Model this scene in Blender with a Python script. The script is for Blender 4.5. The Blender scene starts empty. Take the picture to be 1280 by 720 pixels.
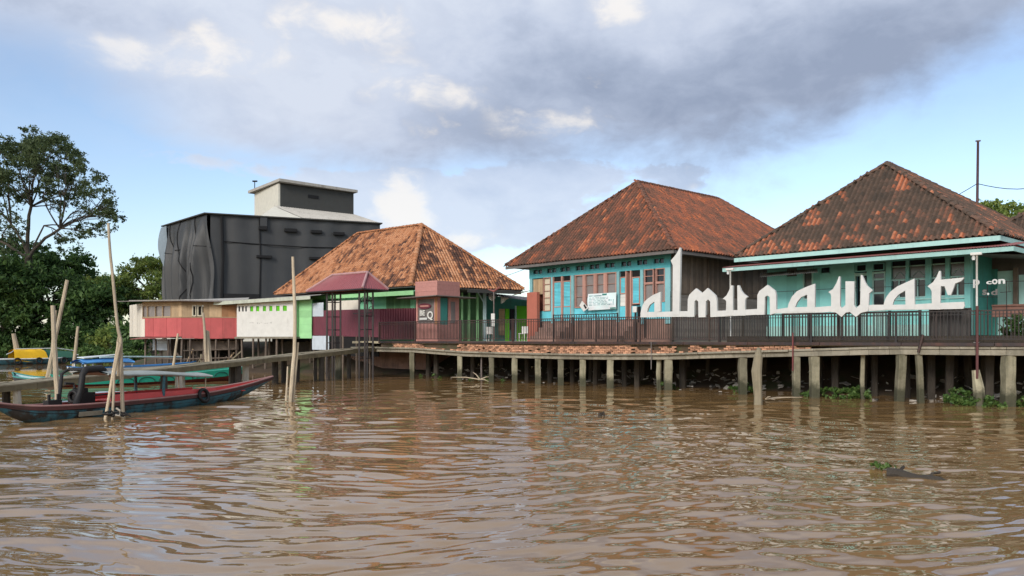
import bpy, bmesh, math, random
import numpy as np
from mathutils import Vector, Matrix, noise as mnoise
from mathutils.geometry import tessellate_polygon

random.seed(7)
rng = np.random.default_rng(11)
SC = bpy.context.scene
COL = SC.collection
F = 985.0; CX = 640.0; HY = 423.5; CAMZ = 2.35
R = math.radians

# ------------------------------------------------------------------ helpers
def W(px, py, Y):
    return Vector(((px-CX)/F*Y, Y, CAMZ-(py-HY)/F*Y))
def WG(px, py, z=0.0):
    Y = F*(CAMZ-z)/(py-HY)
    return Vector(((px-CX)/F*Y, Y, z))
def V3(p): return Vector(p)

class Fr:
    """vertical-wall frame: s along, v inward, z up"""
    def __init__(self, o, u, v=None):
        self.o = Vector((o[0], o[1])); self.u = Vector((u[0], u[1])).normalized()
        self.v = Vector((v[0], v[1])).normalized() if v else Vector((-self.u.y, self.u.x))
    def pt(self, s, v, z):
        p = self.o + self.u*s + self.v*v
        return Vector((p.x, p.y, z))
    def s(self, px, v=0.0):
        k = (px-CX)/F
        return (k*(self.o.y+self.v.y*v) - self.o.x - self.v.x*v)/(self.u.x - k*self.u.y)
    def z(self, px, py, v=0.0):
        s = self.s(px, v)
        Y = self.o.y + self.u.y*s + self.v.y*v
        return CAMZ-(py-HY)/F*Y

class MB:
    def __init__(self): self.v = []; self.f = []; self.t = []; self.ch = []
    def add(self, verts, faces, tint=None):
        b = len(self.v); self.v.extend(Vector(p) for p in verts)
        if tint is None: tint = random.random()
        for f in faces:
            self.f.append(tuple(i+b for i in f)); self.t.append(tint)
        self.ch.append((b, len(self.v), len(self.f)-len(faces), len(self.f)))
        return self
    def hexa(self, p, tint=None):   # 8 pts: bottom 4 (ccw), top 4
        return self.add(p, [(3,2,1,0),(4,5,6,7),(0,1,5,4),(1,2,6,5),(2,3,7,6),(3,0,4,7)], tint)
    def box(self, fr, s0, s1, v0, v1, z0, z1, tint=None):
        if s0 > s1: s0, s1 = s1, s0
        if v0 > v1: v0, v1 = v1, v0
        if z0 > z1: z0, z1 = z1, z0
        return self.hexa([fr.pt(s0,v0,z0),fr.pt(s1,v0,z0),fr.pt(s1,v1,z0),fr.pt(s0,v1,z0),
                          fr.pt(s0,v0,z1),fr.pt(s1,v0,z1),fr.pt(s1,v1,z1),fr.pt(s0,v1,z1)], tint)
    def slab(self, poly, dz, tint=None):   # polygon of 3d pts extruded by vector dz
        n = len(poly); d = Vector(dz) if not isinstance(dz,(int,float)) else Vector((0,0,dz))
        vs = [Vector(p) for p in poly]+[Vector(p)+d for p in poly]
        fs = [tuple(range(n))[::-1], tuple(range(n,2*n))]+[(i,(i+1)%n,(i+1)%n+n,i+n) for i in range(n)]
        return self.add(vs, fs, tint)
    def tube(self, pts, rad, n=8, tint=None, cap=True, jit=0.0, sq=False):
        pts = [Vector(p) for p in pts]
        if isinstance(rad,(int,float)): rad = [rad]*len(pts)
        vs = []; fs = []
        ref = None
        for i,p in enumerate(pts):
            d = (pts[min(i+1,len(pts)-1)]-pts[max(i-1,0)]).normalized()
            if ref is None:
                ref = Vector((0,0,1)) if abs(d.z) < .9 else Vector((1,0,0))
            a = d.cross(ref).normalized(); b = d.cross(a).normalized(); 
            ref = -b if False else ref
            for k in range(n):
                th = 2*math.pi*(k+(.5 if sq else 0))/n
                r = rad[i]*(1+random.uniform(-jit,jit))*(1.414 if sq else 1)
                vs.append(p+a*math.cos(th)*r+b*math.sin(th)*r)
        for i in range(len(pts)-1):
            for k in range(n):
                fs.append((i*n+k, i*n+(k+1)%n, (i+1)*n+(k+1)%n, (i+1)*n+k))
        if cap:
            fs.append(tuple(range(n))); fs.append(tuple(range((len(pts)-1)*n, len(pts)*n))[::-1])
        return self.add(vs, fs, tint)
    def ring(self, c, axis, R0, r, n=14, m=7, tint=None):
        axis = Vector(axis).normalized(); a = axis.orthogonal().normalized(); b = axis.cross(a)
        vs = []; fs = []
        for i in range(n):
            th = 2*math.pi*i/n; d = a*math.cos(th)+b*math.sin(th)
            for k in range(m):
                ph = 2*math.pi*k/m
                vs.append(Vector(c)+d*(R0+r*math.cos(ph))+axis*r*math.sin(ph))
        for i in range(n):
            for k in range(m):
                fs.append((i*m+k,((i+1)%n)*m+k,((i+1)%n)*m+(k+1)%m,i*m+(k+1)%m))
        return self.add(vs, fs, tint)
    def grid(self, fn, nu, nv, tint=None):
        vs = [fn(i/nu, j/nv) for i in range(nu+1) for j in range(nv+1)]
        fs = [(i*(nv+1)+j,(i+1)*(nv+1)+j,(i+1)*(nv+1)+j+1,i*(nv+1)+j+1) for i in range(nu) for j in range(nv)]
        return self.add(vs, fs, tint)
    def each(self, name, m, parent, **kw):   # one object per added piece
        for (v0,v1,f0,f1) in self.ch:
            q = MB(); q.v = self.v[v0:v1]; q.f = [tuple(i-v0 for i in f) for f in self.f[f0:f1]]; q.t = self.t[f0:f1]
            o = q.build(name, m, parent, **kw)
        return o
    def build(self, name, m, parent=None, origin=None, smooth=False, bevel=0.0):
        me = bpy.data.meshes.new(name)
        par_o = Vector(parent['_o']) if parent is not None else Vector((0,0,0))
        if origin is None:
            if parent is not None: origin = par_o
            else:
                xs = [p.x for p in self.v]; ys = [p.y for p in self.v]; zs = [p.z for p in self.v]
                origin = Vector(((min(xs)+max(xs))/2, (min(ys)+max(ys))/2, min(zs)))
        origin = Vector(origin)
        me.from_pydata([tuple(p-origin) for p in self.v], [], self.f)
        at = me.attributes.new('tint','FLOAT','FACE'); at.data.foreach_set('value', self.t)
        me.materials.append(m)
        me.validate(); me.update()
        if smooth: me.polygons.foreach_set('use_smooth',[True]*len(me.polygons))
        o = bpy.data.objects.new(name, me); COL.objects.link(o)
        if parent is not None:
            o.parent = parent; o.location = origin-par_o
        else: o.location = origin
        o['_o'] = tuple(origin)
        if bevel:
            b = o.modifiers.new('bevel','BEVEL'); b.width = bevel; b.segments = 2; b.limit_method='ANGLE'
        return o

def tag(o, label=None, cat=None, group=None, kind=None):
    if label: o['label'] = label
    if cat: o['category'] = cat
    if group: o['group'] = group
    if kind: o['kind'] = kind
    return o
def thing(name, label, cat, loc, group=None):
    o = bpy.data.objects.new(name, None); COL.objects.link(o)
    o.location = loc; o['_o'] = tuple(loc); o.empty_display_size = .3
    return tag(o, label, cat, group)

# ------------------------------------------------------------------ materials
def newmat(name):
    m = bpy.data.materials.new(name); m.use_nodes = True
    nt = m.node_tree; nt.nodes.clear()
    out = nt.nodes.new('ShaderNodeOutputMaterial')
    return m, nt, out
def N(nt, t, **kw):
    n = nt.nodes.new(t)
    for k,v in kw.items(): setattr(n,k,v)
    return n
def ramp(nt, src, stops):
    r = N(nt,'ShaderNodeValToRGB'); cr = r.color_ramp
    while len(cr.elements) < len(stops): cr.elements.new(.5)
    for e,(p,c) in zip(cr.elements, stops):
        e.position = p; e.color = (*c,1) if len(c)==3 else c
    nt.links.new(src, r.inputs['Fac']); return r.outputs['Color']
def mixc(nt, fac, a, b, blend='MIX'):
    m = N(nt,'ShaderNodeMix', data_type='RGBA', blend_type=blend)
    for i,s in ((0,fac),(6,a),(7,b)):
        if hasattr(s,'is_linked') or hasattr(s,'links'): nt.links.new(s, m.inputs[i])
        elif isinstance(s,(int,float)): m.inputs[i].default_value = s
        else: m.inputs[i].default_value = (*s,1)
    return m.outputs[2]
def math_(nt, op, a, b=None, c=None, clamp=False):
    m = N(nt,'ShaderNodeMath', operation=op, use_clamp=clamp)
    for i,s in enumerate((a,b,c)):
        if s is None: continue
        if isinstance(s,(int,float)): m.inputs[i].default_value = s
        else: nt.links.new(s, m.inputs[i])
    return m.outputs[0]
def noise_(nt, vec, scale, detail=5, rough=.6, distort=0.0):
    n = N(nt,'ShaderNodeTexNoise'); n.inputs['Distortion'].default_value = distort; n.inputs['Scale'].default_value = scale
    n.inputs['Detail'].default_value = detail; n.inputs['Roughness'].default_value = rough
    if vec is not None: nt.links.new(vec, n.inputs['Vector'])
    return n.outputs['Fac']

def mat(name, col, rough=.75, var=.18, scale=2.5, streak=.35, dirt=(.05,.04,.032), tintv=.12, bump=.15, bscale=14, col2=None, c2amt=.5, c2scale=1.2, metal=0.0, spec=.35, dirtcov=.55):
    m, nt, out = newmat(name)
    g = N(nt,'ShaderNodeNewGeometry').outputs['Position']
    base = mixc(nt, noise_(nt,g,scale), tuple(c*(1-var) for c in col), tuple(min(1,c*(1+var)) for c in col))
    if col2:
        f = ramp(nt, noise_(nt,g,c2scale,8,.65), [(max(0,c2amt-.06),(0,0,0)),(c2amt+.06,(1,1,1))])
        base = mixc(nt, f, base, col2)
    at = N(nt,'ShaderNodeAttribute', attribute_name='tint').outputs['Fac']
    mul = math_(nt,'MULTIPLY_ADD', at, 2*tintv, 1-tintv)
    cc = N(nt,'ShaderNodeCombineColor')
    for i in range(3): nt.links.new(mul, cc.inputs[i])
    base = mixc(nt, 1.0, base, cc.outputs[0], 'MULTIPLY')
    if streak > 0:
        mp = N(nt,'ShaderNodeMapping'); mp.inputs['Scale'].default_value = (5,5,.6)
        nt.links.new(g, mp.inputs['Vector'])
        s1 = noise_(nt, mp.outputs[0], 1.0, 6, .65)
        s2 = noise_(nt, g, .9, 6, .7)
        s = math_(nt,'MULTIPLY', s1, s2)
        f = ramp(nt, s, [(dirtcov*.36,(0,0,0)),(dirtcov*.36+.2,(streak,)*3)])
        base = mixc(nt, f, base, dirt)
    p = N(nt,'ShaderNodeBsdfPrincipled')
    nt.links.new(base, p.inputs['Base Color'])
    p.inputs['Roughness'].default_value = rough; p.inputs['Metallic'].default_value = metal
    p.inputs['Specular IOR Level'].default_value = spec
    if bump:
        b = N(nt,'ShaderNodeBump'); b.inputs['Strength'].default_value = bump; b.inputs['Distance'].default_value = .05
        nt.links.new(noise_(nt,g,bscale,6,.65), b.inputs['Height']); nt.links.new(b.outputs[0], p.inputs['Normal'])
    nt.links.new(p.outputs[0], out.inputs[0])
    return m

def glassmat(name, col, rough=.08):
    m, nt, out = newmat(name)
    p = N(nt,'ShaderNodeBsdfPrincipled'); g = N(nt,'ShaderNodeNewGeometry').outputs['Position']
    nt.links.new(mixc(nt, noise_(nt,g,1.5), tuple(c*.6 for c in col), tuple(c*1.4 for c in col)), p.inputs['Base Color'])
    p.inputs['Roughness'].default_value = rough; p.inputs['Specular IOR Level'].default_value = .5
    nt.links.new(p.outputs[0], out.inputs[0]); return m

def leafmat(name, dark, mid, light, trans=.3):
    m, nt, out = newmat(name)
    at = N(nt,'ShaderNodeAttribute', attribute_name='tint').outputs['Fac']
    g = N(nt,'ShaderNodeNewGeometry').outputs['Position']
    n = noise_(nt, g, .35, 3)
    f = math_(nt,'ADD', math_(nt,'MULTIPLY',at,.6), math_(nt,'MULTIPLY_ADD',n,1.0,-.25))
    c = ramp(nt, f, [(.1,dark),(.5,mid),(.95,light)])
    p = N(nt,'ShaderNodeBsdfPrincipled'); nt.links.new(c, p.inputs['Base Color'])
    p.inputs['Roughness'].default_value = .55; p.inputs['Specular IOR Level'].default_value = .3
    t = N(nt,'ShaderNodeBsdfTranslucent'); nt.links.new(c, t.inputs['Color'])
    ms = N(nt,'ShaderNodeMixShader'); ms.inputs[0].default_value = trans
    nt.links.new(p.outputs[0], ms.inputs[1]); nt.links.new(t.outputs[0], ms.inputs[2])
    nt.links.new(ms.outputs[0], out.inputs[0]); return m

def tilemat(name, stops):
    m, nt, out = newmat(name)
    at = N(nt,'ShaderNodeAttribute', attribute_name='tint').outputs['Fac']
    g = N(nt,'ShaderNodeNewGeometry').outputs['Position']
    f = math_(nt,'ADD', at, math_(nt,'MULTIPLY_ADD', noise_(nt,g,9,5,.7), .5, -.25))
    c = ramp(nt, f, stops)
    c = mixc(nt, ramp(nt, noise_(nt,g,5,6,.7), [(.5,(0,0,0)),(.72,(.55,.55,.55))]), c, (.05,.043,.036))
    p = N(nt,'ShaderNodeBsdfPrincipled'); nt.links.new(c, p.inputs['Base Color'])
    p.inputs['Roughness'].default_value = .85; p.inputs['Specular IOR Level'].default_value = .25
    b = N(nt,'ShaderNodeBump'); b.inputs['Strength'].default_value = .3; b.inputs['Distance'].default_value=.03
    nt.links.new(noise_(nt,g,25,4), b.inputs['Height']); nt.links.new(b.outputs[0], p.inputs['Normal'])
    nt.links.new(p.outputs[0], out.inputs[0]); return m

M = {}
M['aqua'] = mat('aqua paint', (.095,.42,.47), streak=.4, dirtcov=.8)
M['aqua_bright'] = mat('bright aqua paint', (.12,.49,.58), streak=.4, dirtcov=.8)
M['mint'] = mat('mint aqua paint', (.23,.57,.55), streak=.32, dirtcov=.85)
M['mint_trim'] = mat('pale mint trim paint', (.34,.56,.53), streak=.35, dirtcov=.8)
M['salmon'] = mat('salmon painted wood', (.43,.235,.19), streak=.4, dirtcov=.8)
M['pinkwall'] = mat('terracotta wall paint', (.40,.13,.09), streak=.25, dirtcov=.9)
M['kiosk'] = mat('dusty pink board', (.46,.22,.19), streak=.35, dirtcov=.75, scale=6)
M['greyboard'] = mat('grey weathered boards', (.21,.19,.175), var=.3, streak=.5, dirtcov=.75, tintv=.25, bump=.3)
M['aqua_post'] = mat('greyed aqua paint', (.20,.42,.45), streak=.4, dirtcov=.8)
M['dusty'] = glassmat('dim window glass', (.075,.075,.075), .15)
M['oldwood'] = mat('weathered grey brown boards', (.13,.10,.078), var=.35, scale=3, streak=.6, dirtcov=.75, tintv=.35, bump=.4)
M['tanwood'] = mat('tan board', (.42,.30,.18), var=.2, tintv=.3, streak=.3)
M['plywood'] = mat('orange brown plywood', (.38,.19,.09), var=.3, tintv=.3, streak=.3)
M['cream'] = mat('cream paper pane', (.55,.50,.38), streak=.2, tintv=.2)
M['pane'] = glassmat('dusty grey window glass', (.20,.175,.168), .2)
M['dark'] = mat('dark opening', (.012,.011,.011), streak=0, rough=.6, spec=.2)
M['darkglass'] = glassmat('dark window glass', (.016,.016,.02), .1)
M['white'] = mat('white weathered paint', (.64,.635,.60), streak=.5, dirtcov=.82, dirt=(.27,.25,.2), tintv=.06)
M['signwhite'] = mat('sign white paint', (.57,.575,.56), streak=.5, dirtcov=.8, dirt=(.40,.38,.33), tintv=.02, bump=.12)
M['whiteside'] = mat('pale cream boards', (.62,.58,.50), streak=.4, dirtcov=.85, tintv=.12, dirt=(.18,.15,.12))
M['redwall'] = mat('faded red paint', (.46,.10,.10), streak=.5, dirtcov=.75, dirt=(.16,.06,.05), scale=1.2, tintv=.10, var=.25)
M['maroon'] = mat('maroon sheet metal', (.13,.028,.045), rough=.5, streak=.15, dirtcov=.8, tintv=.05)
M['pavroof'] = mat('maroon pavilion sheet', (.26,.075,.085), rough=.45, streak=.2, dirtcov=.8)
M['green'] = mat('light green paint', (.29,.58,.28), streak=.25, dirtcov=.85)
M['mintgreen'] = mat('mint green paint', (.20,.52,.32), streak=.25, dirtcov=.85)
M['greendk'] = mat('dark green boards', (.10,.24,.11), streak=.3, tintv=.25)  # darker green board colour
M['teal'] = mat('teal paint', (.05,.24,.21), streak=.3)
M['lime'] = mat('vivid lime paint', (.10,.42,.012), streak=.15, dirtcov=.9)
M['paleblue'] = mat('pale blue paint', (.42,.58,.60), streak=.3)
M['blackmetal'] = mat('black painted steel', (.018,.016,.017), rough=.45, streak=.3, dirt=(.09,.045,.03), tintv=.1, bump=.05)
M['brownmetal'] = mat('rusty brown steel', (.034,.026,.026), rough=.6, streak=.5, dirt=(.13,.05,.03), tintv=.15, bump=.1)
M['concrete'] = mat('weathered concrete', (.27,.245,.19), rough=.9, var=.3, scale=4, streak=.65, dirtcov=.65, dirt=(.07,.06,.035), bump=.5, tintv=.2)
M['mossy'] = mat('mossy concrete pile', (.29,.265,.185), rough=.9, var=.35, scale=5, streak=.75, dirtcov=.6, dirt=(.055,.055,.025), bump=.6, tintv=.45)
def tidemark(m, top=.55):
    nt = m.node_tree; p = [n for n in nt.nodes if n.type=='BSDF_PRINCIPLED'][0]; l = p.inputs['Base Color'].links[0].from_socket
    g = N(nt,'ShaderNodeNewGeometry').outputs['Position']; sp = N(nt,'ShaderNodeSeparateXYZ'); nt.links.new(g,sp.inputs[0])
    h = math_(nt,'ADD', sp.outputs[2], math_(nt,'MULTIPLY_ADD', noise_(nt,g,2.2,5,.7), .9, -.45))
    f = ramp(nt, math_(nt,'MULTIPLY',h,1/1.2), [(max(0,top/1.2-.12),(.85,.85,.85)),(top/1.2+.1,(0,0,0))])
    nt.links.new(mixc(nt, f, l, (.04,.042,.024)), p.inputs['Base Color'])
tidemark(M['mossy'])
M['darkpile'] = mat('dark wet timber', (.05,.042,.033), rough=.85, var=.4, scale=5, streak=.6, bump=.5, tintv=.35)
M['plank'] = mat('weathered deck plank', (.30,.26,.18), rough=.85, var=.25, scale=3, streak=.5, dirtcov=.6, dirt=(.09,.075,.045), bump=.4, tintv=.25)
M['bamboo'] = mat('bleached bamboo', (.46,.38,.27), rough=.6, var=.25, scale=4, streak=.45, dirtcov=.65, dirt=(.12,.09,.06), tintv=.25, bump=.2)
M['bricks'] = mat('broken red brick', (.44,.23,.14), rough=.95, var=.3, scale=6, streak=.4, dirt=(.10,.085,.06), tintv=.55, bump=.5)
M['plinth'] = mat('dirty brick plinth', (.27,.165,.135), rough=.95, var=.45, scale=2, streak=.6, dirt=(.09,.075,.06), bump=.4)
M['mud'] = mat('river mud', (.085,.06,.04), rough=.9, var=.4, scale=1.2, streak=0, bump=.6, bscale=4, col2=(.05,.06,.025), c2amt=.56, c2scale=.5)
M['tarp'] = mat('black tarpaulin', (.046,.048,.050), rough=.5, var=.35, scale=.35, streak=.4, dirtcov=.6, dirt=(.045,.045,.047), bump=.25, bscale=.8)
M['seam'] = mat('tarpaulin seam', (.006,.006,.007), rough=.7, streak=0)
M['flap'] = mat('grey translucent netting', (.20,.25,.29), rough=.8, streak=.2)
M['greyroof'] = mat('grey fibre cement sheet', (.42,.40,.36), rough=.9, streak=.6, dirtcov=.7, dirt=(.14,.12,.10), tintv=.1)
M['darkgrey'] = mat('dark grey wall', (.045,.047,.045), streak=.3)
M['creamwall'] = mat('cream plaster', (.62,.60,.52), streak=.25, dirtcov=.9, dirt=(.25,.23,.19))
M['zinc'] = mat('rusty zinc sheet', (.17,.15,.14), rough=.6, streak=.7, dirtcov=.65, dirt=(.11,.06,.04), metal=.2)
M['redsheet'] = mat('faded red sheet metal', (.26,.09,.08), rough=.6, streak=.35, dirtcov=.75)
M['soffit'] = mat('grey soffit boards', (.14,.13,.125), streak=.3)
M['hullblue'] = mat('peeling blue hull paint', (.045,.15,.19), rough=.5, var=.4, scale=2, streak=.6, dirtcov=.7, dirt=(.07,.062,.055), col2=(.035,.033,.031), c2amt=.52, c2scale=1.9)
M['hullblack'] = mat('tarred hull', (.022,.020,.019), rough=.4, streak=.3, dirt=(.08,.06,.05), col2=(.05,.028,.022), c2amt=.58)
M['boatred'] = mat('red boat paint', (.55,.075,.07), rough=.5, streak=.35, dirtcov=.8, dirt=(.2,.1,.08))
M['boatgreen'] = mat('jade boat paint', (.02,.33,.22), rough=.5, streak=.3, dirtcov=.8)
M['hullred'] = mat('dull red hull', (.16,.03,.025), rough=.5, streak=.4)
M['boatblue'] = mat('blue canopy', (.07,.26,.58), rough=.6, streak=.25, dirtcov=.9)
M['boatwhite'] = mat('white boat paint', (.62,.66,.66), rough=.5, streak=.4, dirtcov=.75, dirt=(.18,.2,.2))
M['yellow'] = mat('yellow tarpaulin', (.75,.44,.012), rough=.6, streak=.12, dirtcov=.95, bump=.3, bscale=3)
M['greycanopy'] = mat('grey boat canopy', (.34,.37,.35), rough=.7, streak=.3)
M['rubber'] = mat('black rubber', (.014,.013,.013), rough=.6, streak=0)
M['rope'] = mat('frayed rope', (.42,.38,.32), rough=.9, streak=.3)
M['greysheet'] = mat('dark grey sheet gate', (.055,.052,.05), rough=.6, streak=.4, dirt=(.1,.08,.06))
M['palesheet'] = mat('pale zinc sheet', (.50,.56,.62), rough=.55, streak=.3, dirtcov=.8, metal=.1)
M['bench'] = mat('brown painted board', (.20,.10,.075), streak=.4, var=.3)
M['trunk'] = mat('tree bark', (.10,.085,.068), rough=.95, var=.35, scale=2, streak=.4, bump=.5, bscale=5)
M['litter'] = mat('mixed litter', (.30,.28,.25), var=.5, scale=9, tintv=.9, streak=.3)
M['banner'] = None
M['leaf_rain'] = leafmat('feathery dark leaves', (.035,.055,.024), (.075,.11,.045), (.13,.17,.07), .4)
M['leaf_dense'] = leafmat('dense dark green leaves', (.022,.052,.018), (.06,.125,.036), (.13,.22,.06), .38)
M['leaf_light'] = leafmat('yellow green leaves', (.07,.12,.028), (.19,.27,.065), (.33,.37,.10), .45)
M['leaf_water'] = leafmat('water hyacinth leaves', (.025,.06,.014), (.065,.13,.028), (.15,.22,.06), .25)
# ------------------------------------------------------------------ world, sun, camera
SUN_AZ_TO = Vector((-0.48,-0.88)).normalized(); SUN_EL = R(27)
def build_world():
    w = bpy.data.worlds.new("World"); SC.world = w; w.use_nodes = True
    nt = w.node_tree; nt.nodes.clear(); L = nt.links
    out = N(nt,'ShaderNodeOutputWorld'); bg = N(nt,'ShaderNodeBackground')
    STR = .15
    bg.inputs['Strength'].default_value = STR
    sky = N(nt,'ShaderNodeTexSky', sky_type='NISHITA'); sky.sun_disc = False
    sky.sun_elevation = SUN_EL
    sky.sun_rotation = math.atan2(SUN_AZ_TO.x, SUN_AZ_TO.y)
    sky.air_density = 1.0; sky.dust_density = .7; sky.ozone_density = 1.6
    tc = N(nt,'ShaderNodeTexCoord').outputs['Generated']
    sp = N(nt,'ShaderNodeSeparateXYZ'); L.new(tc, sp.inputs[0])
    x,y,z = sp.outputs
    az = math_(nt,'ARCTAN2', x, y); el = math_(nt,'ARCSINE', z)
    # cloud-plane coordinates
    den = math_(nt,'ADD', math_(nt,'MAXIMUM', z, 0.0), .22)
    cp = N(nt,'ShaderNodeCombineXYZ')
    L.new(math_(nt,'DIVIDE',x,den), cp.inputs[0]); L.new(math_(nt,'DIVIDE',y,den), cp.inputs[1])
    cp.inputs[2].default_value = 3.7
    cpv = cp.outputs[0]
    n1 = noise_(nt, cpv, 1.6, 8, .58); n2 = noise_(nt, cpv, 4.5, 7, .6)
    cp2 = N(nt,'ShaderNodeCombineXYZ'); L.new(az,cp2.inputs[0]); L.new(math_(nt,'MULTIPLY',el,1.7),cp2.inputs[1]); cp2.inputs[2].default_value = 1.3
    n3 = noise_(nt, cp2.outputs[0], 5.5, 9, .56, .3); n4 = noise_(nt, cp2.outputs[0], 15.0, 8, .58, .25)
    def ang(px,py):
        a = math.atan((px-CX)/F); return a, math.atan((HY-py)/F*math.cos(a))
    def gauss(px,py,wx,wy,tilt=0.0):
        a,e = ang(px,py); sx = wx/F; sy = wy/F
        dx = math_(nt,'SUBTRACT',az,a); dy = math_(nt,'SUBTRACT',el,e)
        c,s = math.cos(R(tilt)), math.sin(R(tilt))
        rx = math_(nt,'ADD',math_(nt,'MULTIPLY',dx,c/sx),math_(nt,'MULTIPLY',dy,s/sx))
        ry = math_(nt,'ADD',math_(nt,'MULTIPLY',dx,-s/sy),math_(nt,'MULTIPLY',dy,c/sy))
        d = math_(nt,'ADD',math_(nt,'MULTIPLY',rx,rx),math_(nt,'MULTIPLY',ry,ry))
        return math_(nt,'EXPONENT',math_(nt,'MULTIPLY',d,-1.0))
    def addm(lst):
        r = lst[0]
        for q in lst[1:]: r = math_(nt,'ADD',r,q)
        return r
    def sm(v,a,b):
        n = N(nt,'ShaderNodeMapRange', interpolation_type='SMOOTHSTEP'); L.new(v,n.inputs['Value'])
        n.inputs['From Min'].default_value = a; n.inputs['From Max'].default_value = b
        return n.outputs['Result']
    # lower edge of the main cloud deck as a curve over azimuth
    fc = N(nt,'ShaderNodeFloatCurve'); cv = fc.mapping.curves[0]
    pts = [(-400,60),(0,85),(110,120),(190,170),(260,212),(400,236),(560,236),(700,232),(860,232),(960,220),(1060,192),(1140,152),(1210,108),(1290,62),(1700,-60)]
    P = []
    for px,py in pts:
        a,e = ang(px,py); P.append(((a+1.2)/2.4, e))
    P = [(0.0,P[0][1])]+P+[(1.0,P[-1][1])]
    while len(cv.points) < len(P): cv.points.new(.5,.5)
    for q,(a,e) in zip(cv.points,P): q.location = (a, e); q.handle_type='AUTO'
    fc.mapping.update()
    L.new(math_(nt,'MULTIPLY_ADD',az,1/2.4,.5), fc.inputs['Value'])
    dist = math_(nt,'SUBTRACT', el, fc.outputs[0])
    pert = math_(nt,'ADD', math_(nt,'MULTIPLY_ADD', n3, .16, -.08), math_(nt,'MULTIPLY_ADD', n4, .05, -.025))
    dd = math_(nt,'ADD', dist, pert)
    cov = sm(dd, -.03, .075)
    gap = addm([gauss(70,95,130,34,-8), math_(nt,'MULTIPLY',gauss(30,40,90,20),.3)])
    cov = math_(nt,'MULTIPLY',cov, math_(nt,'SUBTRACT',1.0,math_(nt,'MULTIPLY',gap,.55)),clamp=True)
    # extra low clouds
    low = addm([gauss(500,258,34,30), math_(nt,'MULTIPLY',gauss(565,300,60,22),.75), math_(nt,'MULTIPLY',gauss(640,258,130,50),.9),
                math_(nt,'MULTIPLY',gauss(440,250,60,26),.8), math_(nt,'MULTIPLY',gauss(250,205,80,18),.5), math_(nt,'MULTIPLY',gauss(740,222,150,22),.7), math_(nt,'MULTIPLY',gauss(400,235,120,24),.7),
                math_(nt,'MULTIPLY',gauss(610,240,60,16),.45)])
    lown = math_(nt,'ADD', low, math_(nt,'MULTIPLY_ADD', math_(nt,'ADD',n3,math_(nt,'MULTIPLY',n4,.8)), 2.0, -1.8))
    lowc = math_(nt,'MULTIPLY', sm(lown,.22,.62), sm(low,.05,.3))
    cov = math_(nt,'MAXIMUM',cov,math_(nt,'MULTIPLY',lowc,.85))
    # faint veil everywhere
    veil = math_(nt,'MULTIPLY_ADD', sm(n1,.35,.75), .16, .07)
    cov = math_(nt,'MAXIMUM',cov,veil)
    # darkness
    dark = addm([math_(nt,'MULTIPLY',gauss(950,135,300,85,5),.88), math_(nt,'MULTIPLY',gauss(700,80,200,90),.40), math_(nt,'MULTIPLY',gauss(1150,40,220,70),.45),
                 math_(nt,'MULTIPLY',gauss(610,150,90,60),.30), math_(nt,'MULTIPLY',gauss(430,200,170,26),.30), math_(nt,'MULTIPLY',gauss(110,5,240,34),.38),
                 math_(nt,'MULTIPLY',gauss(360,120,110,40),.18), math_(nt,'MULTIPLY',gauss(600,240,30,10),.3), math_(nt,'MULTIPLY',gauss(0,60,160,40),.2)])
    dk = math_(nt,'ADD', dark, math_(nt,'MULTIPLY_ADD',n4,.85,-.425))
    dk = math_(nt,'ADD',dk, math_(nt,'MULTIPLY_ADD',n3,1.25,-.68))
    hl = addm([gauss(500,258,36,40), math_(nt,'MULTIPLY',gauss(700,150,80,22),.62), math_(nt,'MULTIPLY',gauss(775,12,36,26),.95), math_(nt,'MULTIPLY',gauss(300,60,60,30),.62),
               math_(nt,'MULTIPLY',gauss(500,105,70,24),.55), math_(nt,'MULTIPLY',gauss(580,120,34,14),.55), math_(nt,'MULTIPLY',gauss(565,302,50,22),.62), math_(nt,'MULTIPLY',gauss(170,70,90,20),.5), math_(nt,'MULTIPLY',gauss(440,30,120,30),.4)])
    nn = math_(nt,'MULTIPLY_ADD', math_(nt,'ADD',math_(nt,'MULTIPLY',n3,.6),n4), 2.6, -2.08)
    hl = math_(nt,'MULTIPLY', sm(math_(nt,'ADD',hl,nn),.2,.95), sm(hl,.06,.35))
    k = 1/STR
    cc = ramp(nt, math_(nt,'ADD',dk,.0,clamp=True), [(0.0,(.40,.435,.505)),(.35,(.33,.37,.455)),(.7,(.24,.28,.365)),(1.0,(.185,.222,.302))])
    cc = mixc(nt, math_(nt,'MULTIPLY',hl,.72), cc, (.60,.57,.535)); cc = mixc(nt, math_(nt,'MULTIPLY',sm(math_(nt,'ADD',math_(nt,'ADD',gauss(498,258,32,34),math_(nt,'MULTIPLY',gauss(570,303,40,14),.7)),math_(nt,'MULTIPLY_ADD',math_(nt,'ADD',n3,n4),1.6,-1.65)),.25,.7),.7), cc, (.57,.53,.485))
    hi = math_(nt,'MULTIPLY_ADD', sm(el,.40,.8), -.12, 1.0)
    hv = N(nt,'ShaderNodeVectorMath', operation='SCALE'); L.new(cc, hv.inputs[0]); L.new(hi, hv.inputs['Scale']); cc = hv.outputs[0]
    ov = N(nt,'ShaderNodeVectorMath', operation='SCALE'); L.new(cc, ov.inputs[0]); ov.inputs['Scale'].default_value = k
    # clear sky: nishita, gently desaturated
    hs = mixc(nt, 1.0, sky.outputs[0], (.75,.74,.76), 'MULTIPLY')
    fin = mixc(nt, cov, hs, ov.outputs[0])
    L.new(fin, bg.inputs['Color']); L.new(bg.outputs[0], out.inputs[0])
build_world()
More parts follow.
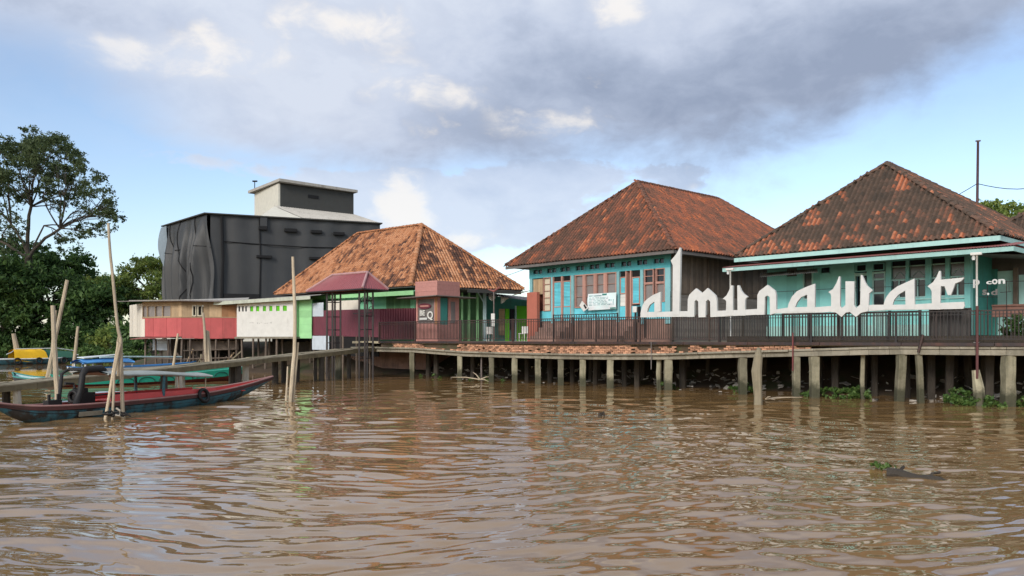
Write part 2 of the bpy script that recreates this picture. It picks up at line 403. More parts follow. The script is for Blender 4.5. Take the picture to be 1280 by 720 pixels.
sl = bpy.data.lights.new('sun','SUN'); sl.energy = 1.55; sl.angle = R(18); sl.color = (1.0,.94,.86)
so = bpy.data.objects.new('sun', sl); COL.objects.link(so)
dvec = Vector((SUN_AZ_TO.x*math.cos(SUN_EL), SUN_AZ_TO.y*math.cos(SUN_EL), math.sin(SUN_EL)))
so.rotation_euler = dvec.to_track_quat('Z','Y').to_euler(); so.location = dvec*80
cam = bpy.data.cameras.new('camera'); cam.sensor_width = 36; cam.lens = F/1280*36; cam.shift_y = (HY-360)/1280
cam.clip_start = .1; cam.clip_end = 8000
co = bpy.data.objects.new('camera', cam); COL.objects.link(co); co.location = (0,0,CAMZ); co.rotation_euler = (R(90),0,0)
SC.camera = co
SC.view_settings.view_transform = 'Standard'; SC.view_settings.look = 'None'; SC.view_settings.exposure = 0.80; SC.view_settings.gamma = 1.0
SC.cycles.max_bounces = 6; SC.cycles.diffuse_bounces = 3; SC.cycles.glossy_bounces = 3; SC.cycles.transmission_bounces = 3
SC.cycles.transparent_max_bounces = 8; SC.cycles.use_denoising = True
SC.cycles.caustics_reflective = False

# ------------------------------------------------------------------ frames
FW = Fr((17.06,27.2),(.759,-.651))        # boardwalk front edge, s grows to the right
UH = (.669,-.743)
FB = Fr((7.84,39.0), UH)                   # aqua house front
FR0 = Fr((18.26,29.5), UH)                 # right house eave line
FR = Fr(tuple(FR0.pt(0,1.6,0).xy), UH)     # right house front wall
DZ = 2.2

# ------------------------------------------------------------------ ground + water
def np_mesh(name, verts, quads, m, tint=None, origin=(0,0,0), smooth=False, parent=None):
    me = bpy.data.meshes.new(name)
    origin = np.array(origin, dtype=float)
    verts = np.asarray(verts, dtype=np.float32)-origin.astype(np.float32); quads = np.asarray(quads, dtype=np.int32)
    nq, k = quads.shape
    me.vertices.add(len(verts)); me.vertices.foreach_set('co', verts.ravel())
    me.loops.add(nq*k); me.loops.foreach_set('vertex_index', quads.ravel())
    me.polygons.add(nq); me.polygons.foreach_set('loop_start', np.arange(0,nq*k,k,dtype=np.int32))
    try: me.polygons.foreach_set('loop_total', np.full(nq,k,dtype=np.int32))
    except Exception: pass
    if tint is not None:
        at = me.attributes.new('tint','FLOAT','FACE'); at.data.foreach_set('value', np.asarray(tint,dtype=np.float32))
    me.materials.append(m); me.update(calc_edges=True)
    if smooth: me.polygons.foreach_set('use_smooth',[True]*nq)
    o = bpy.data.objects.new(name, me); COL.objects.link(o)
    if parent is not None:
        o.parent = parent; o.location = Vector(origin)-Vector(parent['_o'])
    else: o.location = origin
    o['_o'] = tuple(float(q) for q in origin)
    return o
def grid_quads(nr, nc):
    i = np.arange(nr-1)[:,None]*nc + np.arange(nc-1)[None,:]
    return np.stack([i, i+1, i+nc+1, i+nc],-1).reshape(-1,4)

# land polygon boundary (water line), camera side is water
bank = [(-3000,160),(-220,128),(-80,110),(-52,102),(-40,84),(-33,66),(-25,57),(-17,54.5),(-9,54.0)]
for t in (-33.5,-20,-8,0,14): 
    p = FW.pt(t, 3.2+ (0.6 if t==-20 else 0), 0); bank.append((p.x,p.y))
bank += [(60,8),(3000,-400)]
def bank_dist(X, Yv):
    d = np.full(X.shape, 1e9); side = np.zeros(X.shape)
    for (x0,y0),(x1,y1) in zip(bank[:-1],bank[1:]):
        dx,dy = x1-x0,y1-y0; L2 = dx*dx+dy*dy
        t = np.clip(((X-x0)*dx+(Yv-y0)*dy)/L2,0,1)
        qx,qy = X-x0-t*dx, Yv-y0-t*dy
        dd = np.hypot(qx,qy); cr = dx*qy-dy*qx
        m = dd < d
        d = np.where(m,dd,d); side = np.where(m,np.sign(cr),side)
    return d*side
def build_ground():
    def axis(lo,hi,step):
        a = np.arange(lo,hi+step,step); o1 = hi+np.geomspace(3,3500,26); o0 = lo-np.geomspace(3,3500,26)[::-1]
        return np.concatenate([o0,a,o1])
    xs = axis(-70,45,.7); ys = axis(-10,118,.7)
    X,Yv = np.meshgrid(xs,ys)
    d = bank_dist(X,Yv)
    z = np.interp(d,[-40,-8,-2,0,1.5,3,5,8,4000],[-4,-2.0,-.35,.02,.38,.9,1.75,2.06,2.06])
    nz = np.sin(X*1.3+np.cos(Yv*.9)*2)*.07+np.sin(Yv*1.7+X*.6)*.06+np.sin(X*3.1-Yv*2.3)*.035
    z = z+np.where((d>-6)&(d<6),nz,nz*.3)
    o = np_mesh('ground', np.stack([X,Yv,z],-1).reshape(-1,3), grid_quads(len(ys),len(xs)), M['mud'], smooth=True)
    tag(o,'brown mud bank sloping to the river under the stilt houses',None,None,'structure')
build_ground()

def watermat():
    m, nt, out = newmat('muddy river water')
    g = N(nt,'ShaderNodeNewGeometry').outputs['Position']
    p = N(nt,'ShaderNodeBsdfPrincipled')
    c = mixc(nt, noise_(nt,g,.12,4), (.22,.130,.052), (.265,.160,.070))
    nt.links.new(c, p.inputs['Base Color'])
    p.inputs['Roughness'].default_value = .008; p.inputs['IOR'].default_value = 1.68
    mp = N(nt,'ShaderNodeMapping'); mp.inputs['Scale'].default_value = (.8,1.7,1); nt.links.new(g, mp.inputs['Vector'])
    b = N(nt,'ShaderNodeBump'); b.inputs['Strength'].default_value = .03; b.inputs['Distance'].default_value = .02
    nt.links.new(noise_(nt,mp.outputs[0],6,3,.5), b.inputs['Height']); nt.links.new(b.outputs[0], p.inputs['Normal'])
    nt.links.new(p.outputs[0], out.inputs[0]); return m
M['water'] = watermat()
def build_water():
    pyr = np.linspace(345, 12, 640)           # pixel rows below the horizon
    Yr = F*CAMZ/pyr
    Yr = np.concatenate([[-3000,-300,-40,-5,0,2,4,5.5],Yr[Yr>6.3],[260,420,800,1600,3500]])
    c = np.concatenate([np.linspace(-1.05,-.72,60,endpoint=False),np.linspace(-.72,.72,720),np.linspace(.72,1.05,60)[1:]])
    far = np.array([-40,-8,-3,-1.6]); c = np.concatenate([far,c,-far[::-1]])
    Wd = np.maximum(np.abs(Yr),9.0)
    X = c[None,:]*Wd[:,None]; Yv = np.repeat(Yr[:,None],len(c),1)
    dY = np.gradient(Yr); 
    rr = np.random.default_rng(5)
    Z = np.zeros_like(X)
    warpx = .9*np.sin(Yv*.31+X*.12)+.6*np.sin(X*.43-Yv*.17+1.3)
    warpy = .5*np.sin(X*.37+Yv*.11+.7)+.35*np.sin(X*.81-Yv*.29)
    Xw, Yw = X+warpx, Yv+warpy
    specs = []
    for i in range(76):
        lam = float(np.exp(rr.uniform(np.log(.24),np.log(2.3))))
        th = rr.normal(0,.52)+ (0.10 if i%3 else -.25)
        slope = .0195 if lam<1.1 else .0155
        specs.append((lam,th,slope*lam/(2*math.pi)*rr.uniform(.6,1.4),rr.uniform(0,6.28)))
    for lam,th,amp,ph in specs:
        k = 2*math.pi/lam
        att = np.clip((lam/np.maximum(np.abs(dY),1e-3)-2.2)/3.0,0,1)[:,None]
        env = .65+.5*np.sin(.09*X*(1+ph*.1)+ph)*np.sin(.13*Yv+ph*2)
        arg = k*(Xw*math.sin(th)*.75+Yw*math.cos(th))+ph
        s = np.sin(arg)
        Z += amp*att*env*(s+.18*np.sin(2*arg+.8))
    fade = np.where((Yr>4.5)&(Yr<150),1,0)[:,None]
    Z = Z*fade*np.interp(Yr,[5,8,13,22,60],[.8,.86,1.0,1.15,1.3])[:,None]
    calm = np.clip((np.abs(c)-1.0)/.1,0,1); Z *= (1-calm)[None,:]
    o = np_mesh('water', np.stack([X,Yv,Z],-1).reshape(-1,3), grid_quads(len(Yr),len(c)), M['water'], smooth=True)
    tag(o,'brown rippled river water reflecting the cloudy sky',None,None,'structure')
build_water()

# ------------------------------------------------------------------ roofs
def tiles(mb, poly, e0, e1, fn, tw=.235, row=.27, lift=.095, seed=0, ex=1.7, el=.62):
    """pantile rows on a planar roof polygon; e0->e1 is the eave; fn(point)->tint"""
    rd = random.Random(seed)
    e0 = Vector(e0); e1 = Vector(e1); e = (e1-e0).normalized()
    n = Vector((0,0,0)); q = [Vector(p) for p in poly]
    for i in range(len(q)): n += q[i].cross(q[(i+1)%len(q)])
    n.normalize()
    if n.z < 0: n = -n
    up = n.cross(e).normalized()
    if up.z < 0: up = -up
    P2 = [((p-e0).dot(e),(p-e0).dot(up)) for p in q]
    def inside(x,y):
        c = False; j = len(P2)-1
        for i in range(len(P2)):
            xi,yi = P2[i]; xj,yj = P2[j]
            if (yi>y)!=(yj>y) and x < (xj-xi)*(y-yi)/(yj-yi)+xi: c = not c
            j = i
        return c
    x0 = min(p[0] for p in P2); x1 = max(p[0] for p in P2); y1 = max(p[1] for p in P2); y0 = min(p[1] for p in P2)
    _cr = {}
    def colr(i):
        if i not in _cr: _cr[i] = rd.random()
        return _cr[i]
    prof = [(-.02,.04),(.14,.72),(.36,1.0),(.56,.68),(.72,.10),(1.0,.0)]; tf = (1,1.05,.97,.8,.55)  # tf paints shade, plus some moss, into channel tint so columns stand out
    r = 0; y = y0-.05
    while y < y1:
        x = x0; 
        wob = rd.uniform(-.012,.012)
        while x < x1+tw:
            cx, cy = x+tw*.5, y+row*.5
            if inside(cx,cy) or inside(cx-.09,cy-.05) or inside(cx+.09,cy-.05):
                pc = e0+e*cx+up*cy
                t = fn(pc, rd, Vector((cx*ex+seed*7.3, cy*el, colr(int(round((x-x0)/tw)))*.6)))
                ja = rd.uniform(-.008,.008); jl = rd.uniform(0,.014); jy = rd.uniform(-.012,.012)
                vs = []
                for (a,h) in prof: vs.append(e0+e*(x+a*tw)+up*(y+wob+jy)+n*(.005+h*lift))
                for (a,h) in prof: vs.append(e0+e*(x+a*tw)+up*(y+wob+jy)+n*(.022+h*lift+jl*.7+ja*(a-.5)*2))
                for (a,h) in prof: vs.append(e0+e*(x+a*tw)+up*(y+row+.04)+n*(.012+h*lift))
                k = len(prof); fs = []
                for i in range(k-1):
                    fs.append((i,i+1,k+i+1,k+i)); fs.append((k+i,k+i+1,2*k+i+1,2*k+i))
                mb.add(vs, fs, t); kf = len(fs)
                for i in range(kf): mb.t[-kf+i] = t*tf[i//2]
            x += tw
        y += row; r += 1
def caps(mb, a, b, fn, rad=.13, seg=.36, seed=1):
    rd = random.Random(seed); a = Vector(a); b = Vector(b); L = (b-a).length; k = max(1,int(L/seg)); d = (b-a)/k
    side = d.cross(Vector((0,0,1))).normalized(); upv = side.cross(d).normalized()
    for i in range(k):
        p0 = a+d*i; p1 = a+d*(i+1.12); vs = []
        for p,rr in ((p0,rad*rd.uniform(1.0,1.12)),(p1,rad*.86)):
            for j in range(7):
                th = math.pi*j/6; vs.append(p+side*math.cos(th)*rr+upv*(math.sin(th)*rr-.02)+upv*rd.uniform(-.006,.006))
        fs = [(j,j+1,j+8,j+7) for j in range(6)]+[tuple(range(7))]
        mb.add(vs, fs, fn((p0+p1)/2, rd, (p0+p1)/2))
def fb(p, s, seed=0.0, oct_=4):
    return mnoise.fractal(Vector((p.x*s+seed,p.y*s-seed*.7,p.z*s+seed*.3)), 1.0, 2.0, oct_)
# ------------------------------------------------------------------ facade pieces
TSTOPS = [(0.0,(.05,.037,.03)),(.28,(.105,.060,.043)),(.50,(.185,.080,.052)),(.72,(.30,.098,.052)),(.86,(.41,.125,.052)),(1.0,(.47,.19,.10))]
M['tiles_a'] = tilemat('weathered clay pantiles', TSTOPS)
M['tiles_d'] = tilemat('mossy dark pantiles', [(0.0,(.05,.040,.032)),(.28,(.10,.068,.050)),(.48,(.150,.085,.060)),(.66,(.23,.092,.056)),(.84,(.38,.115,.052)),(1.0,(.45,.18,.10))])
M['tiles_o'] = tilemat('orange clay pantiles', [(0.0,(.065,.035,.026)),(.30,(.13,.062,.042)),(.5,(.30,.125,.06)),(.75,(.43,.185,.085)),(1.0,(.52,.27,.15))])

def window(parent, fr, s0, s1, z0, z1, fm, gm, nx=1, nz=1, fw=.05, v=0.0, dep=.09, name='window', bar=.03):
    o = MB().box(fr,s0+.002,s1-.002,v+dep,v+dep+.025,z0+.002,z1-.002).build(name, gm, parent)
    b = MB()
    b.box(fr,s0,s1,v-.015,v+dep,z1-fw,z1); b.box(fr,s0,s1,v-.02,v+dep,z0,z0+fw)
    b.box(fr,s0,s0+fw,v-.012,v+dep,z0+fw,z1-fw); b.box(fr,s1-fw,s1,v-.012,v+dep,z0+fw,z1-fw)
    for i in range(1,nx):
        c = s0+(s1-s0)*i/nx; b.box(fr,c-bar/2,c+bar/2,v+.02,v+dep,z0+fw,z1-fw)
    for i in range(1,nz):
        c = z0+(z1-z0)*i/nz; b.box(fr,s0+fw,s1-fw,v+.026,v+dep,c-bar/2,c+bar/2)
    b.build('frame', fm, o)
    return o
def shutter(parent, fr, s0, s1, z0, z1, m, fm, v=0.02, name='shutter'):
    o = MB(); fw = .055
    nsl = max(6,int((z1-z0)/.085))
    for i in range(nsl):
        z = z0+fw+(z1-z0-2*fw)*(i+.5)/nsl; h = (z1-z0)/nsl*.62
        p = [fr.pt(s0+fw,v+.01,z-h),fr.pt(s1-fw,v+.01,z-h),fr.pt(s1-fw,v+.025,z-h),fr.pt(s0+fw,v+.025,z-h),
             fr.pt(s0+fw,v+.05,z+h),fr.pt(s1-fw,v+.05,z+h),fr.pt(s1-fw,v+.065,z+h),fr.pt(s0+fw,v+.065,z+h)]
        o.hexa(p)
    a = o.build(name, m, parent)
    b = MB()
    b.box(fr,s0,s1,v,v+.06,z1-fw,z1); b.box(fr,s0,s1,v-.003,v+.06,z0,z0+fw)
    b.box(fr,s0,s0+fw,v-.006,v+.06,z0+fw,z1-fw); b.box(fr,s1-fw,s1,v-.006,v+.06,z0+fw,z1-fw)
    b.build('frame', fm, a); return a
def planks(mb, fr, s0, s1, z0, z1, v=0.0, w=.18, th=.025, rag=.0, rd=None):
    rd = rd or random.Random(int(abs(s0*100)+z0*10)); s = s0
    while s < s1-.01:
        e = min(s1, s+w*rd.uniform(.75,1.25)); vv = v+rd.uniform(-.012,.012)
        mb.box(fr, s+.004, e-.004, vv, vv+th, z0+rd.uniform(0,rag), z1-rd.uniform(0,rag)*.4, rd.random()); s = e
    return mb
def hboards(mb, fr, s0, s1, z0, z1, v=0.0, h=.16, th=.025, rd=None):
    rd = rd or random.Random(int(abs(s0*100)+z0*10)); z = z0
    while z < z1-.01:
        e = min(z1, z+h*rd.uniform(.85,1.15)); vv = v+rd.uniform(-.006,.006)
        mb.box(fr, s0, s1, vv, vv+th, z+.003, e-.003, rd.random()); z = e
    return mb
def corrug(mb, p00, p10, p01, p11, pitch=.09, amp=.012, nrm=None):
    """sheet with corrugations running from edge (p00-p10) to edge (p01-p11)"""
    p00,p10,p01,p11 = map(Vector,(p00,p10,p01,p11)); L = (p10-p00).length; n = max(6,int(L/pitch*6)); n = min(n,900)
    nr = nrm or (p10-p00).cross(p01-p00).normalized()
    def fn(u,w):
        return p00.lerp(p10,u).lerp(p01.lerp(p11,u),w)+nr*(amp*math.sin(u*L/pitch*2*math.pi))
    vs = []; fs = []
    b = len(mb.v)
    mb.grid(fn, n, 2)
    # second skin for thickness
    mb.grid(lambda u,w: fn(u,w)-nr*.008, n, 2)

# ------------------------------------------------------------------ aqua house
def aqua_house():
    t = thing('stilt_house','aqua shuttered house with brown hipped tile roof and wooden side wall','house',FB.pt(-5.1,6,DZ))
    fr = FB; S = lambda px,v=0: fr.s(px,v)
    zb, zd, zt0, zt1, ztop = 3.37, 5.89, 6.09, 6.43, 6.66
    sl, sr = -10.2, 0.0
    b = MB()
    # backing walls (left, rear) and ring beam, posts
    b.box(fr,sl,sr,0.0,.16,zt1,ztop); b.box(fr,sl,sr,.0,.16,zd,zt0)
    tr = [(666,678.5),(683,696),(700,713),(719,731.5),(736,750),(755,769),(775.5,790),(795.5,810),(816,831)]
    edges = [sl]+[q for a,c in tr for q in (S(a),S(c))]+[sr]
    for i in range(0,len(edges)-1,2): b.box(fr,edges[i],edges[i+1],.003,.157,zt0,zt1)
    w1 = b.build('wall', M['aqua'], t)
    b = MB()
    for a,c in [(662.3,665.5),(689,691),(714,717.5),(771,774.3),(800.5,804),(831.5,838)]:
        b.box(fr,max(sl,S(a)),min(sr,S(c)),-.03,.17,DZ+.9,zd)
    b.each('post', M['aqua_post'], t, bevel=.008)
    for a,c in tr: window(t, fr, S(a), S(c), zt0, zt1, M['aqua'], M['darkglass'], nx=2, fw=.045, v=.0)
    # lower panels
    b = MB()
    for a,c in [(665.5,689),(717.5,771),(774.3,782.5),(788.5,800.5),(804,831.5)]:
        top = {665.5:3.95,717.5:4.05,774.3:4.05,788.5:4.05,804:4.2}[a]
        b.box(fr,S(a),S(c),.04,.12,zb,top); 
    b.each('panel', M['aqua_bright'], t)
    # bay 1: boarded window
    planks(MB(), fr, S(666), S(677.5), 4.95, zd-.05, .05, .22).build('boarded_window', M['tanwood'], t)
    window(t, fr, S(679), S(688), 3.95, zd, M['salmon'], M['cream'], nx=1, nz=5, fw=.04)
    # bay 2: double louvred door
    for a,c in ((691.5,701.5),(703.3,713.5)):
        d = shutter(t, fr, S(a), S(c), 4.14, 5.62, M['aqua_bright'], M['salmon'], v=.02, name='door_shutter')
        MB().box(fr,S(a)+.05,S(c)-.05,.06,.09,5.62,zd).build('fanlight', M['dark'], t)
        MB().box(fr,S(a)+.03,S(c)-.03,.035,.08,zb,4.135).build('door_panel', M['aqua_bright'], t)
    b = MB()
    for a,c in ((691,692),(701.4,703.4),(713,714.2)): b.box(fr,S(a),S(c),-.02,.1,zb,zd)
    b.each('door_frame', M['salmon'], t)
    # bay 3: four pane window
    for a,c in ((718.5,729.2),(731,743),(745,755.5),(757.5,770.5)):
        window(t, fr, S(a), S(c), 4.06, zd, M['salmon'], M['pane'], nx=1, nz=3, fw=.06, bar=.015)
    b = MB()
    for a,c in ((729.3,731),(743.1,745),(755.6,757.4)): b.box(fr,S(a),S(c),-.02,.11,4.06,zd)
    b.each('mullion', M['salmon'], t)
    # bay 4: open double door
    shutter(t, fr, S(774.6), S(782), 4.7, 5.6, M['aqua_bright'], M['salmon'], name='door_shutter')
    hboards(MB(), fr, S(775), S(781.8), 4.06, 4.68, .03, .2).build('door_panel', M['white'], t)
    MB().box(fr,S(775),S(781.8),.06,.09,5.6,zd).build('fanlight', M['dark'], t)
    shutter(t, fr, S(789.5), S(799.5), 4.14, 5.55, M['aqua_bright'], M['salmon'], name='door_shutter')
    MB().box(fr,S(789.5),S(799.5),.06,.09,5.55,zd).build('fanlight', M['dark'], t)
    MB().box(fr,S(783),S(788),.5,.6,zb,zd).build('doorway', M['dark'], t)
    b = MB()
    for a,c in ((782,783.2),(787.6,789)): b.box(fr,S(a),S(c),-.02,.3,zb,zd)
    b.each('door_frame', M['salmon'], t)
    # bay 5: window with dark upper panes
    for a,c in ((805,817),(819.5,831)):
        window(t, fr, S(a), S(c), 5.17, zd, M['salmon'], M['darkglass'], nz=2, fw=.05)
        window(t, fr, S(a), S(c), 4.2, 5.165, M['salmon'], M['pane'], nz=1, fw=.05)
    # plinth and steps
    b = MB(); b.box(fr,sl,sr,.06,.4,1.6,zb-.003)
    b.build('plinth', M['plinth'], t)
    for a,c in ((684,716),(766,796)):
        b = MB()
        for i in range(4): b.box(fr,S(a),S(c),-.34*(i+1),-.34*i,DZ-.1,zb-.24*(i+1)+.1)
        b.build('step', M['plinth'], t, bevel=.015)
    # side wall of old planks (right) + lower boards
    fs = Fr(tuple(fr.pt(0,.02,0).xy), tuple(fr.v), tuple(-fr.u))
    w = planks(MB(), fs, .2, 15.7, 4.62, ztop-.05, .0, .24, .03, .03)
    w.build('side_wall', M['oldwood'], t)
    hboards(MB(), fs, .2, 15.7, 1.9, 4.60, -.03, .2, .05).build('side_base', M['greyboard'], t)
    b = MB()
    for q in (.05,3.2,6.4,9.6,12.8,15.6): b.box(fs,q,q+.14,-.05,.08,1.9,ztop-.06)
    b.box(fs,.2,15.7,-.045,.05,4.56,4.66)
    b.each('stud', M['oldwood'], t)
    b = MB(); b.box(fr,sl+.02,sl+.16,.17,15.7,1.9,ztop-.01); b.box(fr,sl,sr,15.6,15.7,1.9,ztop-.01); b.box(fr,sl+.17,sr-.1,.62,.66,1.9,ztop-.02)
    b.build('inner_wall', M['soffit'], t)
    # roof
    ze = 6.65
    RR, RL = fr.pt(.9,-.9,ze), fr.pt(-11.3,-.9,ze); BR, BL = fr.pt(.9,16.6,ze), fr.pt(-11.3,16.6,ze)
    A1, A2 = fr.pt(-5.1,3.76,11.32), fr.pt(-5.1,11.93,11.32)
    dn = Vector((0,0,-.10))
    b = MB(); pts = [RL,RR,BR,BL,A1,A2]; p = [q+dn for q in pts]
    b.add(p,[(0,1,4),(1,2,5,4),(2,3,5),(3,0,4,5),(3,2,1,0)],.2)
    roof = b.build('roof', M['soffit'], t)
    def fn(p, rd, q):
        n = fb(q,.42,2.0)*.5+fb(q,1.5,9.0)*.75
        return max(0,min(1,.47+max(0,n)*.85+min(0,n)*.28+rd.uniform(-.12,.12)))
    def fn2(p, rd, q):
        n = fb(q,.4,5.0)*.45+fb(q,1.6,1.0)*.6
        return max(0,min(1,.54+n*.40+rd.uniform(-.12,.12)))
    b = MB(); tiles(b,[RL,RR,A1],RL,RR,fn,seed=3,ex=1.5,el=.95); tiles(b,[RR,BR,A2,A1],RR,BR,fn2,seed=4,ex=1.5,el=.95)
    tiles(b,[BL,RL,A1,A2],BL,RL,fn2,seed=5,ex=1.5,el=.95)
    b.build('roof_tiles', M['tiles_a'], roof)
    b = MB()
    dk = lambda p,rd,q: .25+rd.uniform(0,.25)
    for i,(p,q) in enumerate(((RL,A1),(RR,A1),(A1,A2),(BR,A2))): caps(b,p+Vector((0,0,.06)),q+Vector((0,0,.06)),dk,seed=i)
    b.build('ridge_tiles', M['tiles_a'], roof)
    b = MB()
    for p,q in ((RL,RR),(RR,BR)):
        d = (q-p).normalized(); n_ = Vector((-d.y,d.x,0))
        b.hexa([p+dn*1.9,q+dn*1.9,q+dn*1.9+n_*.03,p+dn*1.9+n_*.03,p+dn*.4,q+dn*.4,q+dn*.4+n_*.03,p+dn*.4+n_*.03])
    b.build('fascia', M['soffit'], roof)
    return t
aqua_house()
# pink wing wall left of the aqua house
def pink_wall():
    fr = Fr(tuple(FB.pt(FB.s(679),-.5,0).xy), UH)
    t = thing('wall','terracotta pink wall between the green doorway and the aqua shuttered house','wall',fr.pt(-1,0,DZ))
    b = MB(); s0 = fr.s(658.5); b.box(fr,s0,-.02,0,.25,DZ-.3,5.05); b.box(fr,s0,s0+.25,.26,3,DZ-.3,5.04); b.build('wall_panel', M['pinkwall'], t, bevel=.02)
    b = MB(); p = [fr.pt(s0-.5,-.7,4.85),fr.pt(-.9,-.7,4.98),fr.pt(-.9,.3,5.16),fr.pt(s0-.5,.3,5.10)]
    b.slab(p,.03); b.build('awning', M['zinc'], t)
pink_wall()

def banner():
    fr = Fr(tuple(FB.pt(0,-.22,0).xy), UH)
    s0,s1 = fr.s(735.3), fr.s(770.3); z0a,z1a = fr.z(736,388),fr.z(736,367.5); z0b,z1b = fr.z(770,386),fr.z(770,365.5)
    t = thing('banner','large white notice banner hung across the window of the aqua house','banner',fr.pt((s0+s1)/2,0,z0a))
    m, nt, out = newmat('printed banner cloth'); g = N(nt,'ShaderNodeNewGeometry').outputs['Position']
    p = N(nt,'ShaderNodeBsdfPrincipled'); p.inputs['Roughness'].default_value=.6
    c = mixc(nt, ramp(nt,noise_(nt,g,2.2,4),[(.42,(0,0,0)),(.62,(1,1,1))]), (.62,.76,.76), (.70,.72,.74)); nt.links.new(c,p.inputs['Base Color']); nt.links.new(p.outputs[0],out.inputs[0])
    def fn(u,w):
        s = s0+(s1-s0)*u; z = (z0a+(z1a-z0a)*w)*(1-u)+(z0b+(z1b-z0b)*w)*u
        sag = .03*math.sin(u*9+w*3)*(.4+.6*math.sin(w*3.1))+.04*math.sin(w*3.1)
        return fr.pt(s, -sag, z)
    b = MB(); b.grid(fn,40,16); b.grid(lambda u,w: fn(u,w)+Vector((fr.v.x,fr.v.y,0))*.004,40,16)
    b.build('cloth', m, t, smooth=True)
    ink = mat('banner print', (.16,.30,.32), streak=0, var=.5, scale=30); b = MB(); g2 = MB(); rd = random.Random(3)
    def strip(mb,u0,u1,w0,w1):
        k = 8
        mb.grid(lambda u,w: fn(u0+(u1-u0)*u, w0+(w1-w0)*w)-Vector((fr.v.x,fr.v.y,0))*.008, k, 1)
    for u0,u1,w in ((.04,.14,.87),(.16,.19,.87),(.22,.50,.86)): strip(b,u0,u1,w-.03,w+.025)
    for w in (.74,.66,.56,.47,.38,.3):
        u = .06
        while u < .72:
            l = rd.uniform(.04,.12); strip(b,u,min(u+l,.74),w-.012,w+.014); u += l+rd.uniform(.015,.05)
    strip(b,.76,.80,.25,.6); strip(b,.83,.85,.25,.6); strip(b,.9,.92,.25,.6)
    b.build('lettering', ink, t)
    strip(g2,.52,.68,.86,.97); strip(g2,.80,.99,.015,.10); g2.build('green_band', M['teal'], t)
    # diamond paper
    fr2 = Fr(tuple(FB.pt(0,-.30,0).xy), UH)
    P = [(727.5,376),(735.5,385),(729.5,389.5),(724.3,382)]
    poly = [fr2.pt(fr2.s(a),.0,fr2.z(a,c)) for a,c in P]
    d = thing('placard','small white diamond placard with a black centre beside the banner','placard',poly[2])
    MB().slab(poly, fr2.pt(0,.02,0)-fr2.pt(0,0,0)).build('board', M['white'], d)
    P = [(730.5,380),(733.6,384.5),(732,386.5),(729.3,382)]
    poly = [fr2.pt(fr2.s(a),-.006,fr2.z(a,c)) for a,c in P]
    MB().slab(poly, fr2.pt(0,.004,0)-fr2.pt(0,0,0)).build('emblem', M['dark'], d)
banner()
def meter_boxes():
    fr = Fr(tuple(FB.pt(0,-1.2,0).xy), UH)
    b = MB(); s0,s1 = fr.s(790.5), fr.s(795.5); z0,z1 = fr.z(793,390.5), fr.z(793,383)
    t = thing('meter_box','white utility box on a post beside the open doorway','box',fr.pt(s0,0,DZ))
    MB().box(fr,s0,s1,0,.18,z0,z1).build('casing', M['white'], t, bevel=.015)
    MB().box(fr,(s0+s1)/2-.04,(s0+s1)/2+.04,.05,.13,DZ-.05,z0).build('post', M['blackmetal'], t)
    MB().box(fr,s1+.03,s1+.16,.02,.16,z0-.5,z1).build('cover', M['dark'], t, bevel=.01)
meter_boxes()

